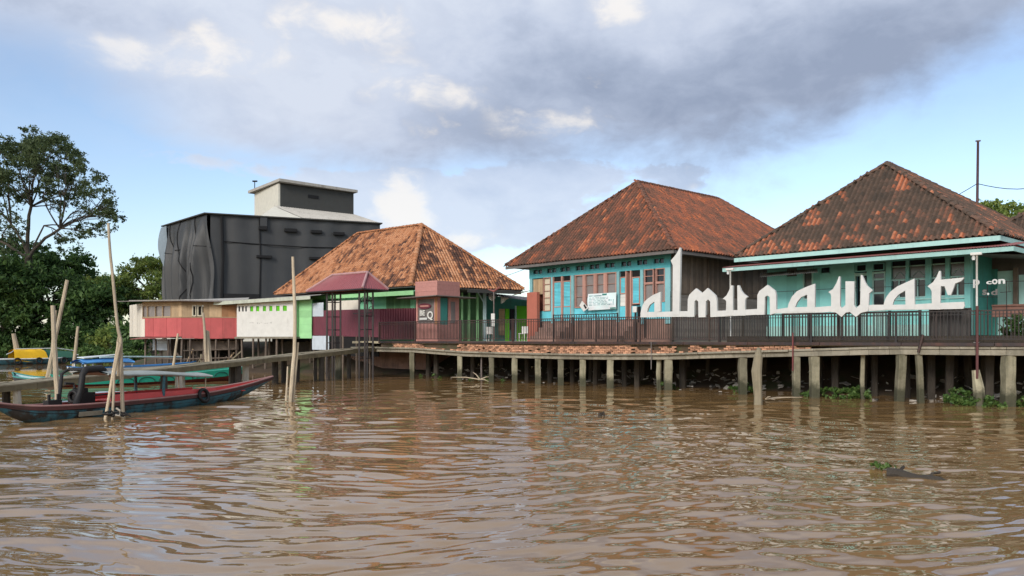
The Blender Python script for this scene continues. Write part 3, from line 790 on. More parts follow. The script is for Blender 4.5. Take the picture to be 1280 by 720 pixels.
# ------------------------------------------------------------------ right mint house
def mint_house():
    t = thing('veranda_house','mint green veranda house with dark mossy pyramid tile roof','house',FR0.pt(-5.5,6,DZ))
    fr = FR; S = lambda px,v=0: fr.s(px,v)
    s0, s1 = S(959), S(1213); ztop = 6.15; zb = 2.5
    zd = 5.69; zw = 4.11
    # wall left part (solid with openings made of pieces)
    cols = [(959,983),(996,1003.5),(1016.5,1025),(1038.5,1068)]
    b = MB()
    for a,c in cols: b.box(fr,S(a),S(c),0,.18,zb,ztop)
    zt = lambda px,py: fr.z(px,py)
    for a,c,yt,yb in ((983,996,335,345.5),(1003.5,1016.5,334.5,375),(1025,1038.5,333,342.5)):
        b.box(fr,S(a),S(c),.002,.178,zt((a+c)/2,yt),ztop); b.box(fr,S(a),S(c),.003,.177,zb,zt((a+c)/2,yb))
    b.box(fr,S(1068),s1,0,.18,zd,ztop); 
    for a,c in ((1107,1114),(1132,1136),(1156.5,1164),(1181.5,1187)): b.box(fr,S(a),S(c),-.004,.182,zb,zd-.002)
    b.box(fr,S(1205.5),s1,-.005,.3,zb,zd)
    for a,c in ((1114,1132),(1136,1156.5),(1164,1181.5),(1187,1205.5)): b.box(fr,S(a),S(c),.02,.17,zb,zw)
    b.box(fr,S(1083.5),S(1090),-.003,.18,zb,zd)
    wall = b.build('wall', M['mint'], t)
    MB().box(fr,s0,s1,-.05,.0-.006,zb-.5,2.95).build('plinth', M['mint_trim'], t)
    # vents / windows
    w = hboards(MB(), fr, S(983), S(996), zt(989,345.5), zt(989,335), .06, .07); w.build('vent', M['soffit'], t)
    window(t, fr, S(1003.5), S(1016.5), zt(1010,375), zt(1010,334.5), M['mint_trim'], M['dusty'], fw=.07)
    window(t, fr, S(1025), S(1038.5), zt(1032,342.5), zt(1032,333), M['mint'], M['darkglass'], fw=.05)
    # door
    MB().box(fr,S(1068),S(1083.5),.35,.4,zb,zd-.4).build('doorway', M['darkglass'], t)
    for a,c in ((1069.5,1084),(1090.3,1106)):
        window(t, fr, S(a), S(c)-.02, zd-.36, zd-.03, M['mint'], M['dark'], fw=.04, name='fanlight')
    d = MB(); d.box(fr,S(1090),S(1106.5),.03,.08,zb+.15,3.75); dr = d.build('door', M['mint_trim'], t)
    window(dr, fr, S(1090), S(1106.5), 3.75, zd-.38, M['mint_trim'], M['darkglass'], nz=3, fw=.10, v=.02, name='pane', bar=.05) if False else None
    b = MB(); b.box(fr,S(1091.8),S(1104.8),.075,.09,3.76,zd-.45); b.build('glazing', M['darkglass'], dr)
    b = MB()
    for q in (1090,1104.8): b.box(fr,S(q),S(q+1.7),.02,.085,3.75,zd-.4)
    for z in (4.35,4.95,zd-.45): b.box(fr,S(1091.8),S(1104.8),.03,.07,z-.04,z+.04)
    b.build('door_frame', M['mint_trim'], dr)
    b = MB(); b.box(fr,S(1068),S(1069.5),.0,.1,zb,zd-.4); b.box(fr,S(1069.5),S(1083),.02,.08,zb,3.8); b.box(fr,S(1074.5),S(1076.5),.02,.08,3.8,zd-.42); b.box(fr,S(1069.5),S(1083),.024,.07,zd-.55,zd-.42)
    b.build('door_leaf', M['mint_trim'], t)
    # big windows
    for a,c in ((1114,1132),(1136,1156.5),(1164,1181.5),(1187,1205.5)):
        sa,sc = S(a),S(c); zm = 4.88
        MB().box(fr,sa+.01,sc-.01,.12,.14,5.46,zd-.003).build('fanlight', M['dark'], t)
        up = MB().box(fr,sa+.01,sc-.01,.11,.13,zm,5.457).build('window', M['dusty'], t)
        b = MB(); b.box(fr,sa,sc,.03,.10,zm-.03,zm+.03); b.box(fr,sa,sc,.05,.10,5.42,5.47)
        mid=(sa+sc)/2
        for p,q in ((sa,mid),(mid,sc)):
            za,zc = (zm+.05,zm+.33) if p==sa else (zm+.33,zm+.05)
            b.tube([fr.pt(p+.05,.08,za),fr.pt(q-.0,.08,zc)],.009,5)
        b.build('grille', M['mint_trim'], up)
        lo = MB().box(fr,sa+.01,sc-.01,.125,.145,zw,zm-.031).build('window', M['darkglass'], t)
        b = MB(); b.box(fr,(sa+sc)/2-.025,(sa+sc)/2+.025,.06,.12,zw,zm-.03); b.box(fr,sa,sc,.01,.1,zw-.03,zw+.03); b.build('frame', M['mint_trim'], lo)
    b = MB(); rd = random.Random(4); b.box(fr,S(1113),S(1206),-.04,.015,zw-.12,zw-.07); b.build('sill', M['mint_trim'], t)
    # recessed veranda to the right
    rv = 2.6
    b = MB(); b.box(fr,s1-.2,s1,.31,rv,zb,ztop); b.build('return_wall', M['teal'], t)
    b = MB(); planks(b,fr,S(1228,rv),S(1247,rv),zb,5.3,rv,.5,.05); b.build('door', M['teal'], t)
    b = MB(); b.box(fr,S(1247,rv),S(1267,rv),rv,rv+.1,zb,5.2); b.box(fr,S(1273.5,rv),S(1330,rv),rv,rv+.1,zb,5.0); b.each('panel', M['mint_trim'], t)
    b = MB(); b.box(fr,s1-.1,S(1420,rv),rv+.12,rv+.25,zb,ztop); b.build('rear_wall', M['soffit'], t)
    MB().box(fr,S(1267.3,rv),S(1273,rv),rv-.12,rv+.02,zb,5.3).build('post', M['oldwood'], t)
    b = MB(); hb = Fr(tuple(FR0.pt(0,-.3,0).xy), UH)
    b.box(hb,hb.s(1240),hb.s(1330),0,.5,hb.z(1260,396),hb.z(1260,383)); b.box(hb,hb.s(1240),hb.s(1330),-.05,.55,hb.z(1260,383)+.003,hb.z(1260,380.5))
    b.build('parapet', M['bench'], t, bevel=.01)
    # veranda roof
    fp = FR0; sa, sb = fp.s(903,-1.0), fp.s(1267,-1.0); zp = 5.66
    b = MB(); corrug(b, fp.pt(sa,-1.05,zp+.05), fp.pt(sb,-1.05,zp+.05), fp.pt(sa,1.6,zp+.42), fp.pt(sb,1.6,zp+.42), .10,.014)
    corrug(b, fp.pt(sb,-1.0,zp+.05), fp.pt(sb,9,zp+.05), fp.pt(sb-2.6,1.6,zp+.42), fp.pt(sb-2.6,9,zp+.42), .10,.014)
    vr = b.build('veranda_roof', M['redsheet'], t)
    b = MB(); b.box(fp,sa,sb,-1.0,-.96,zp-.15,zp+.02); b.box(fp,sb-.04,sb,-.96,9,zp-.15,zp+.02); b.build('fascia', M['mint_trim'], vr)
    b = MB(); b.slab([fp.pt(sa+.05,-.95,zp-.12),fp.pt(sb-.05,-.95,zp-.12),fp.pt(sb-.05,1.58,zp+.2),fp.pt(sa+.05,1.58,zp+.2)],.02)
    b.slab([fp.pt(sb-.06,1.6,zp-.1),fp.pt(sb-.06,9,zp-.1),fp.pt(sb-3.2,9,zp+.2),fp.pt(sb-3.2,1.6,zp+.2)],.02)
    b.build('ceiling', M['soffit'], vr)
    b = MB()
    a0 = fp.pt(fp.s(948,-.3),-.3,5.34); corrug(b, fp.pt(fp.s(950,-.5),-.5,5.2), fp.pt(fp.s(1022,-.5),-.5,5.25), fp.pt(fp.s(950,1.5),1.5,5.55), fp.pt(fp.s(1022,1.5),1.5,5.6),.1,.014)
    b.build('awning', M['white'], t)
    # main roof
    ze = 6.27
    ov = .0
    sL, sR = fp.s(918,0.0), 0.0
    RL,RR = fp.pt(sL,0,ze), fp.pt(sR,0,ze); BR,BL = fp.pt(sR,12.6,ze), fp.pt(sL,12.6,ze)
    md = (sL+sR)/2; A1 = fp.pt(fp.s(1108,3.6),3.6,10.32); A2 = A1+Vector((fp.v.x,fp.v.y,0))*1.0
    dn = Vector((0,0,-.09))
    b = MB(); p = [q+dn for q in (RL,RR,BR,BL,A1,A2)]
    b.add(p,[(0,1,4),(1,2,5,4),(2,3,5),(3,0,4,5),(3,2,1,0)],.1); roof = b.build('roof', M['soffit'], t)
    def fn(p, rd, q):
        h = (p.z-ze)/4.0; s = (Vector((p.x,p.y))-fp.o).dot(fp.u); left = (s-sR)/(sL-sR)
        n = fb(q,.5,12.0)*.5+fb(q,1.7,3.0)*.75 + .16*left - .16*h + (.14 if h<.10 else 0)
        return max(0,min(1,.33+max(0,n-.10)*1.75+min(0,n)*.25+rd.uniform(-.11,.11)))
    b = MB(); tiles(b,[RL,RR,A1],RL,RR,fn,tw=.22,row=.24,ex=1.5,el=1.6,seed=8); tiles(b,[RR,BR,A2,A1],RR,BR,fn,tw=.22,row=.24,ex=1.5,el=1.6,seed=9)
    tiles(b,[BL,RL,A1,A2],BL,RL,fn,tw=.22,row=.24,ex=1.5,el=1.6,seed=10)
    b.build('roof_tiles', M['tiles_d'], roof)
    b = MB(); dk = lambda p,rd,q: .15+rd.uniform(0,.3); up=Vector((0,0,.06))
    for i,(p,q) in enumerate(((RL,A1),(RR,A1),(A1,A2),(BR,A2))): caps(b,p+up,q+up,dk,seed=20+i)
    b.build('ridge_tiles', M['tiles_d'], roof)
    b = MB(); b.box(fp,sL,sR,-.035,0-.002,ze-.24,ze-.05); b.box(fp,sR-.002,sR+.03,-.035,12.6,ze-.24,ze-.05); b.build('fascia', M['mint_trim'], roof)
    # rear annexe roof
    y0 = 6.0
    E0,E1 = fp.pt(sR+3.2,6.5,5.9), fp.pt(sR+3.2,22,5.9); T0,T1 = fp.pt(sR-.9,8.5,8.3), fp.pt(sR-.9,22,8.3)
    b = MB(); G0,G1 = fp.pt(sR-5,6.5,5.9), fp.pt(sR-5,22,5.9)
    b.add([q+dn for q in (E0,E1,T1,T0,G0,G1)],[(0,1,2,3),(3,2,5,4),(0,3,4),(1,5,2),(0,4,5,1)],.1); rr = b.build('rear_roof', M['soffit'], t)
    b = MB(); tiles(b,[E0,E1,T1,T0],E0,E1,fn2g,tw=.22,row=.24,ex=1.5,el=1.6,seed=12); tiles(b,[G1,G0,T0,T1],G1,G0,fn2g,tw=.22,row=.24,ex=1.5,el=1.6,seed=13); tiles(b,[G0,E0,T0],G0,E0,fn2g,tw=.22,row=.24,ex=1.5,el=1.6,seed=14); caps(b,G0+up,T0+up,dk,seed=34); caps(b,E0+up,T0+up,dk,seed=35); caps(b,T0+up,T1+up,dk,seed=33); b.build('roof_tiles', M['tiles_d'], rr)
    b = MB(); b.box(fp,sR-4,sR+2.6,6.8,21.5,DZ-.5,5.75); b.build('rear_block', M['mint_trim'], t)
    b = MB(); b.box(fp,s_wall_l(),s_wall_l()+.15,1.8,12,1.9,ze-.12); b.build('side_wall', M['mint'], t)
def s_wall_l(): return FR.s(959)
def fn2g(p, rd, q):
    n = fb(q,.4,5.0)*.5+fb(q,1.6,1.0)*.6
    return max(0,min(1,.40+n*.6+rd.uniform(-.16,.16)))
mint_house()
# ------------------------------------------------------------------ orange roof house
OL, OC, OR_ = W(343,368,60), W(513,357,50), W(655,362.5,54.5)
OZ = 5.73
for q in (OL,OC,OR_): q.z = OZ
UL = ((OC-OL).xy).normalized(); UR = ((OR_-OC).xy).normalized()
OCI = OC.xy + Vector((.078,.997))*1.3
FOL = Fr(tuple(OCI), tuple(UL)); FOR = Fr(tuple(OCI), tuple(UR))
def orange_house():
    t = thing('tiled_house','green house under a broad bright orange hipped tile roof','house',(-6.5,56,DZ))
    A1 = W(527,282,55.2); _k=(447-CX)/F; _d=(OL-OC).xy.normalized(); _t=(_k*A1.y-A1.x)/(_d.x-_k*_d.y); A2 = A1+Vector((_d.x*_t,_d.y*_t,0))
    OB = OL+OR_-OC
    OBk = OB+Vector((1.5,4,0)); OLk = OL+Vector((5.5,7.5,0))
    dn = Vector((0,0,-.1)); up = Vector((0,0,.07))
    b = MB(); P = [OL,OC,OR_,OBk,OLk,A1,A2]
    b.add([p+dn for p in P],[(0,1,5,6),(1,2,5),(2,3,5),(3,4,6,5),(4,0,6),(4,3,2,1,0)],.1)
    roof = b.build('roof', M['soffit'], t)
    def fl(p, rd, q):
        n = fb(q,.3,2.0)*.4+fb(q,1.2,4.0)*.8
        d = (p.xy-OC.xy).length
        return max(0,min(1,.80+n*.95+rd.uniform(-.14,.14)-.25*max(0,1-d/5)))
    def fr_(p, rd, q):
        n = fb(q,.4,7.0)*.5+fb(q,1.3,1.0)*.95
        b_ = .42+n*.85+rd.uniform(-.16,.16)
        s = (p.xy-OC.xy).dot(UR)/(OR_-OC).length; h = (p.z-OZ)/(A1.z-OZ)
        cx = .42+.0*h
        if abs(s-(.40+.02*h)) < .045+.02*(1-h): b_ += .4
        if h < .12 and rd.random() < .6: b_ += .25
        if s > .6: b_ += .12
        return max(0,min(1,b_))
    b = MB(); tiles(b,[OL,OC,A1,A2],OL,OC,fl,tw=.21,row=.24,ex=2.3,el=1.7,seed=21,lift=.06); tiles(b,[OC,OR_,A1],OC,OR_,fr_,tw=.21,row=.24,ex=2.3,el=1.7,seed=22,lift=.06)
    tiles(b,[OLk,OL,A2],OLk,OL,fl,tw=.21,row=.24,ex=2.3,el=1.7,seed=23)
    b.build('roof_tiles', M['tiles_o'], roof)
    b = MB(); ll = lambda p,rd,q: .8+rd.uniform(-.1,.15); dk = lambda p,rd,q: .62+rd.uniform(-.15,.2)
    caps(b,OC+up,A1+up,ll,.17,seed=1); caps(b,A1+up,A2+up,dk,.14,seed=2); caps(b,OL+up,A2+up,dk,.14,seed=3); caps(b,OR_+up,A1+up,dk,.14,seed=4)
    b.build('ridge_tiles', M['tiles_o'], roof)
    # walls
    f = FOL; b = MB(); b.box(f,f.s(385),0,0,.15,DZ,OZ+.3); b.build('wall', M['mintgreen'], t)
    b = MB(); b.box(f,f.s(376),0,1.0,1.15,.3,DZ-.004); b.box(FOR,.3,9.5,1.3,1.45,.3,DZ-.15); b.build('underfloor_blocker', M['plinth'], t)  # unseen boxes added below floor to block sky mirrored in the water
    b = MB(); b.box(f,f.s(366),f.s(389.5),-1.25,.12,DZ+.25,OZ-.55); b.build('end_wall', M['green'], t)
    b = MB()
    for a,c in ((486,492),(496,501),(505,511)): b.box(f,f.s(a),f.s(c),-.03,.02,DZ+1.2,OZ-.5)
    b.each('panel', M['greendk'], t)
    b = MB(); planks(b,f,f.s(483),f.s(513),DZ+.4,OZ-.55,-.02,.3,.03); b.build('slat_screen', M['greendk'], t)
    b = MB(); e = Fr(tuple(OC.xy),tuple(UL)); b.box(e,e.s(386),e.s(452),.25,.30,OZ-.55,OZ-.30); b.box(e,e.s(452),e.s(521),-.3,-.25,OZ-.62,OZ-.34); b.build('fascia', M['green'], t)
    b = MB()
    for i in range(9):
        s = e.s(390)+(e.s(452)-e.s(390))*i/8.5; b.box(e,s,s+.09,.31,1.2,OZ-.42,OZ-.3)
    b.each('rafter', M['green'], t)
    b = MB(); b.slab([e.pt(e.s(452),-.24,OZ-.4),e.pt(e.s(521),-.24,OZ-.4),e.pt(e.s(521),1.2,OZ-.18),e.pt(e.s(452),1.2,OZ-.18)],.03); b.build('veranda_roof', M['mintgreen'], t)
    g = FOR; wv = 1.6
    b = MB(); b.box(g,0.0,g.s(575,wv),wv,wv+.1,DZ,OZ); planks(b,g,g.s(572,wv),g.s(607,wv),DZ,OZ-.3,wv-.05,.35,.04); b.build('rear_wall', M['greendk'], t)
    b = MB(); b.box(g,g.s(607,wv),g.s(671,wv),wv,wv+.12,DZ,OZ-.35); b.build('rear_wall', M['teal'], t)
    b = MB()
    for a,c in ((577,579),(585.5,588),(596,598.5)): b.box(g,g.s(a,.8),g.s(c,.8),.8,.92,DZ,OZ-.2)
    b.each('post', M['green'], t, bevel=.01)
    b = MB(); b.box(g,g.s(605,.3),g.s(608,.3),.3,.46,DZ,OZ-.1); 
    b.tube([g.pt(g.s(606,.3),.4,OZ-.9),g.pt(g.s(598,.3),.4,OZ-.15)],.05,6); b.each('post', M['paleblue'], t, bevel=.01)
    b = MB(); b.box(g,g.s(645,wv),g.s(658.5,wv),wv-.06,wv-.003,DZ,4.75); b.build('door', M['lime'], t)
    b = MB(); b.box(g,g.s(658.7,wv),g.s(661,wv),wv-.08,wv-.002,DZ,5.1); b.box(g,g.s(643.5,wv),g.s(645,wv),wv-.08,wv-.002,DZ,4.75); b.build('door_frame', M['paleblue'], t)
    b = MB(); b.box(g,g.s(632,wv-.5),g.s(636.5,wv-.5),wv-.5,wv-.44,DZ,4.5); b.build('shutter', M['lime'], t)
    hboards(MB(),g,g.s(624,wv-.1),g.s(631,wv-.1),DZ+.4,4.5,wv-.1,.35,.05).build('shelf', M['tanwood'], t)
    MB().box(g,g.s(638,wv-.1),g.s(643,wv-.1),wv-.1,wv-.02,DZ+.8,4.5).build('window', M['darkglass'], t)
    # lean-to roof at right end
    b = MB(); corrug(b, g.pt(g.s(611,-1.0),-1.0,5.30), g.pt(g.s(672,-1.0),-1.0,4.95), g.pt(g.s(611,1.4),1.4,5.60), g.pt(g.s(672,1.4),1.4,5.35), .12,.018)
    b.build('lean_to_roof', M['zinc'], t)
    b = MB(); b.box(g,g.s(574),g.s(640),-1.2,-1.15,OZ-.32,OZ-.12); b.build('fascia', M['darkgrey'], t)
    b = MB(); b.box(f,f.s(385),f.s(384),.16,9,DZ,OZ); b.build('side_wall', M['mintgreen'], t)
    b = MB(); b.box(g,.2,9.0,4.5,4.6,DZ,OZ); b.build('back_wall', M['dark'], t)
orange_house()
def porch_clutter():
    g = FOR
    # hanging cloths
    for k,(a,c,y0,y1,lab) in enumerate(((611,619,366.5,377,'white cloth hanging under the porch beside the pale blue post'),(626,636.5,370,380,'white cloth hanging under the lean-to by the lime shutter'))):
        v = -.2; sa,sc = g.s(a,v),g.s(c,v); z0,z1 = g.z((a+c)/2,y1,v), g.z((a+c)/2,y0,v)
        t = MB(); fn = lambda u,w: g.pt(sa+(sc-sa)*u, v+.05*math.sin(u*12), z0+(z1-z0)*w+(1-w)*.5*abs(u-.5 if k==0 else u-.1))
        t.grid(fn,14,6); t.grid(lambda u,w: fn(u,w)+Vector((0,.006,0)),14,6)
        o = t.build('hanging_cloth', M['white'], None, smooth=True); tag(o,lab,'cloth')
    # box sign on pole
    fw = FW; s = FW.s(617.3,1.6); t = thing('sign_post','thin post with a narrow white box sign in front of the green porch','sign',fw.pt(s,1.6,DZ))
    MB().tube([fw.pt(s,1.6,DZ),fw.pt(s,1.6,fw.z(617,362,1.6))],.035,8).build('pole', M['zinc'], t)
    MB().box(fw,s-.13,s+.13,1.5,1.56,fw.z(617,408,1.6),fw.z(617,392,1.6)).build('board', M['white'], t, bevel=.01)
    b = MB(); b.tube([fw.pt(s-.45,1.6,fw.z(617,361,1.6)),fw.pt(s,1.6,fw.z(617,364,1.6)),fw.pt(s+.5,1.6,fw.z(617,359,1.6))],[.03,.07,.03],6); b.build('bracket', M['redsheet'], t)
    # stool / chairs on the deck
    def chair(px, v, rot, label):
        s = FW.s(px,v); c = FW.pt(s,v,DZ)
        t = thing('chair',label,'chair',c,'chairs on the porch deck'); m = M['white']
        f = Fr((c.x,c.y),(math.cos(rot),math.sin(rot)))
        MB().box(f,-.2,.2,-.2,.2,DZ+.42,DZ+.46).build('seat', m, t, bevel=.01)
        MB().box(f,-.2,.2,.17,.2,DZ+.463,DZ+.85).build('backrest', m, t, bevel=.01)
        for a in (-.18,.15):
            for bb in (-.18,.15): MB().box(f,a,a+.03,bb,bb+.03,DZ,DZ+.42).build('leg', m, t)
    chair(613,2.4,.4,'white chair beside the pale blue porch post')
    chair(654,2.4,-.5,'white chair in front of the lime green door')
porch_clutter()

def kiosk():
    c = W(547,370,46.8); f = Fr((c.x,c.y),(.759,-.651))   # s<0 left face, v>0 right face
    t = thing('kiosk','dusty pink wooden kiosk with box parapet and flat canopy','kiosk',f.pt(-.9,.9,DZ))
    Wd,D = 1.88,1.83; z1 = 4.86
    b = MB(); b.box(f,-Wd,-Wd+.12,0,.1,DZ,z1); b.box(f,-.3,0,0,.1,DZ,z1); b.box(f,-Wd+.12,-.3,.003,.1,DZ,3.3); b.box(f,-Wd+.12,-.3,.003,.1,4.75,z1)
    b.box(f,-.1,-.003,.1,.25,DZ,z1-.002); b.box(f,-.1,-.003,D*.5,D,DZ,z1-.002); b.box(f,-Wd,-Wd+.1,.1,D,DZ,z1-.002); b.box(f,-Wd+.1,-.1,D-.1,D,DZ,z1-.002); b.box(f,-.1,-.004,.25,D*.5,DZ,3.2)
    b.build('wall', M['kiosk'], t, bevel=.008)
    b = MB(); hboards(b,f,-Wd-.02,.02,4.93,5.82,-.05,.3,.05); 
    fs = Fr(tuple(f.pt(.02,-.05,0).xy), tuple(f.v), tuple(-f.u)); hboards(b,fs,.05,D+.08,4.93,5.82,0,.3,.05); b.box(f,-Wd-.02,-.05,D,D+.05,4.93,5.8); b.box(f,-Wd-.02,-Wd+.03,.0,D,4.93,5.8)
    b.box(f,-Wd,0,.05,D,5.5,5.55)
    b.build('parapet', M['kiosk'], t)
    b = MB(); b.slab([f.pt(-Wd-1.0,-.7,4.80),f.pt(.6,-.7,4.86),f.pt(.6,D+.9,4.84),f.pt(-Wd-1.0,D+.9,4.80)],.05); b.build('canopy', M['zinc'], t, bevel=.01)
    MB().box(f,-Wd+.14,-.32,.06,.09,3.3,4.74).build('display', M['soffit'], t)
    # oval board and lettering
    poly = [f.pt(-1.12+.55*math.cos(q*math.pi/12), -.02, 4.32+.17*math.sin(q*math.pi/12)) for q in range(24)]
    o = MB().slab(poly, Vector((f.v.x,f.v.y,0))*.03).build('oval_board', M['maroon'], t)
    b = MB(); b.box(f,-1.5,-.75,-.03,-.02-.003,4.28,4.37); b.build('stripe', M['kiosk'], o)
    def text(body, size, s, z, m, parent, v=-.012, name='lettering'):
        cu = bpy.data.curves.new('t','FONT'); cu.body = body; cu.size = size; cu.extrude = .012; cu.offset = .012
        ob = bpy.data.objects.new('t',cu); COL.objects.link(ob); dg = bpy.context.evaluated_depsgraph_get(); dg.update()
        me = bpy.data.meshes.new_from_object(ob.evaluated_get(dg)); bpy.data.objects.remove(ob)
        vs = [f.pt(s+q.co.x, v-q.co.z, z+q.co.y) for q in me.vertices]; fs_ = [tuple(p.vertices) for p in me.polygons]
        MB().add(vs,fs_,.5).build(name, m, parent)
    text('BE', .44, -1.55, 3.76, M['white'], t)
    text('Q', .62, -.88, 3.56, M['white'], t)
    b = MB(); b.box(f,-1.55,-.9,-.02,-.004,3.5,3.62); b.build('lettering', M['signwhite'], t)
    b = MB(); b.box(fs,.28,D*.48,.02,.06,3.2,4.8); b.build('shutter', M['teal'], t)
    b = MB(); b.box(f,-.2,-.02,-.025,-.003,3.2,4.75); b.build('corner_board', M['plywood'], t)
    b = MB(); b.box(fs,1.15,1.5,-.004,.03,3.3,4.6); b.build('window', M['pane'], t)
kiosk()

def pavilion():
    c = W(453,360,45.5); f = Fr((c.x,c.y),(.759,-.651))
    t = thing('pavilion','maroon hipped sheet roof on slim black lattice columns over the gangway','pavilion',f.pt(-2.5,1,0))
    L,D = 5.5,1.95; ze = 5.28; zr = 6.28
    P = [f.pt(-L,0,ze),f.pt(0,0,ze),f.pt(0,D,ze),f.pt(-L,D,ze)]; r0 = f.pt(-L+1.35,D/2,zr); r1 = f.pt(-.75,D/2,zr)
    b = MB(); corrug(b,P[0],P[1],r0,r1,.2,.015); corrug(b,P[2],P[3],r1,r0,.2,.015); corrug(b,P[1],P[2],r1,r1+Vector((.01,.01,0)),.2,.015); corrug(b,P[3],P[0],r0,r0+Vector((.01,.01,0)),.2,.015)
    roof = b.build('roof', M['pavroof'], t)
    u3 = Vector((0,0,.03))
    b = MB(); 
    for p,q in ((P[1],r1),(P[0],r0),(P[2],r1),(r0,r1)): b.tube([p+u3,q+u3],.075,8)
    b.build('ridge_cap', mat('pale red ridge cap',(.42,.24,.24),rough=.5), roof)
    b = MB()
    for p,q in zip(P,P[1:]+P[:1]): b.tube([p-u3*2,q-u3*2],.05,4)
    b.tube([f.pt(-L+.2,D/2,ze-.1),f.pt(-.2,D/2,ze-.1)],.05,4)
    b.build('eave_beam', M['blackmetal'], t)
    for cs,w,z0 in ((-.72,.52,-.6),(-3.85,.56,-.4)):
        col = MB(); 
        for a in (-w/2,w/2):
            for bb in (.55,1.15): col.tube([f.pt(cs+a,bb,z0),f.pt(cs+a,bb,ze-.1)],.05,4,sq=True)
        o = col.build('column', M['blackmetal'], t)
        br = MB(); rd=random.Random(2)
        for z in (1.2,2.1,2.9,3.7,4.6):
            for bb in (.55,1.15): br.tube([f.pt(cs-w/2,bb,z),f.pt(cs+w/2,bb,z)],.022,4)
            for a in (-w/2,w/2): br.tube([f.pt(cs+a,.55,z),f.pt(cs+a,1.15,z)],.022,4)
        br.each('brace', M['blackmetal'], o)
    b = MB()
    for k in range(4):
        pts = []
        for i in range(13): 
            th = i/12*math.pi; pts.append(f.pt(-.72-.26+ (0 if k%2 else .52)-.0, .55+.6*(i/12), 4.3+.35*math.sin(th)+.2*(k//2)))
        b.tube(pts,.018,5)
    b.box(f,-1.9,-.1,.8,.84,3.85,3.9); b.ring(f.pt(-.2,.8,4.05),(f.v.x,f.v.y,0),.2,.02)
    b.build('scroll_ornament', M['blackmetal'], t)
pavilion()

def maroon_fence():
    c = W(474,390,50.6); f = Fr((c.x,c.y),(.80,-.6)); 
    t = thing('fence','maroon corrugated sheet fence around the green house with a white patched corner','fence',f.pt(-3,0,DZ))
    sl = f.s(388); sa = f.s(404.5); z1 = f.z(470,386); 
    b = MB(); corrug(b,f.pt(sa,0,2.55),f.pt(0,0,2.45),f.pt(sa,0,f.z(405,388)),f.pt(0,0,z1),.16,.01); corrug(b,f.pt(sl,0,2.6),f.pt(sa,0,2.55),f.pt(sl,0,f.z(390,395)),f.pt(sa,0,f.z(404,395)),.16,.01)
    b.build('sheet_panel', M['maroon'], t)
    b = MB(); corrug(b,f.pt(sl-.02,-.03,f.z(390,395.5)),f.pt(sa,-.03,f.z(404,395.5)),f.pt(sl-.02,-.03,f.z(388,379.5)),f.pt(sa,-.03,f.z(404,378)),.12,.01); b.build('patch_panel', M['palesheet'], t)
    b = MB(); b.box(f,f.s(406),f.s(447),.12,.16,f.z(420,389),f.z(420,376)); b.build('back_panel', M['whiteside'], t)
    g = Fr(tuple(f.pt(.01,0,0).xy),(.93,.12)); s1 = g.s(521)
    b = MB(); corrug(b,g.pt(0,0,2.3),g.pt(s1,0,2.3),g.pt(0,0,z1),g.pt(s1,0,g.z(520,385)),.16,.02); b.build('sheet_panel', M['maroon'], t)
    b = MB(); b.box(f,f.s(391),f.s(412),-.06,-.02,1.6,2.55); b.build('base_panel', M['palesheet'], t)
    b = MB(); b.box(f,f.s(412),-.1,.05,.12,1.2,2.5); b.build('base_panel', M['dark'], t)
    b = MB()
    for px in (392,400,407,428,445,462): b.tube([f.pt(f.s(px),.05,-.4),f.pt(f.s(px),.05,2.6)],.07,6,jit=.2)
    b.build('stilt', M['oldwood'], t)
maroon_fence()

def stilts(t, pts, z0, z1, r=.07, m=None, name='stilt'):
    for x,y in pts:
        b = MB(); j = random.uniform(-.12,.12); b.tube([(x+j,y,z0),(x+j*.4,y,(z0+z1)/2),(x,y,z1)],[r,r*.95,r*.9],7,jit=.12); b.build(name, m or M['oldwood'], t)

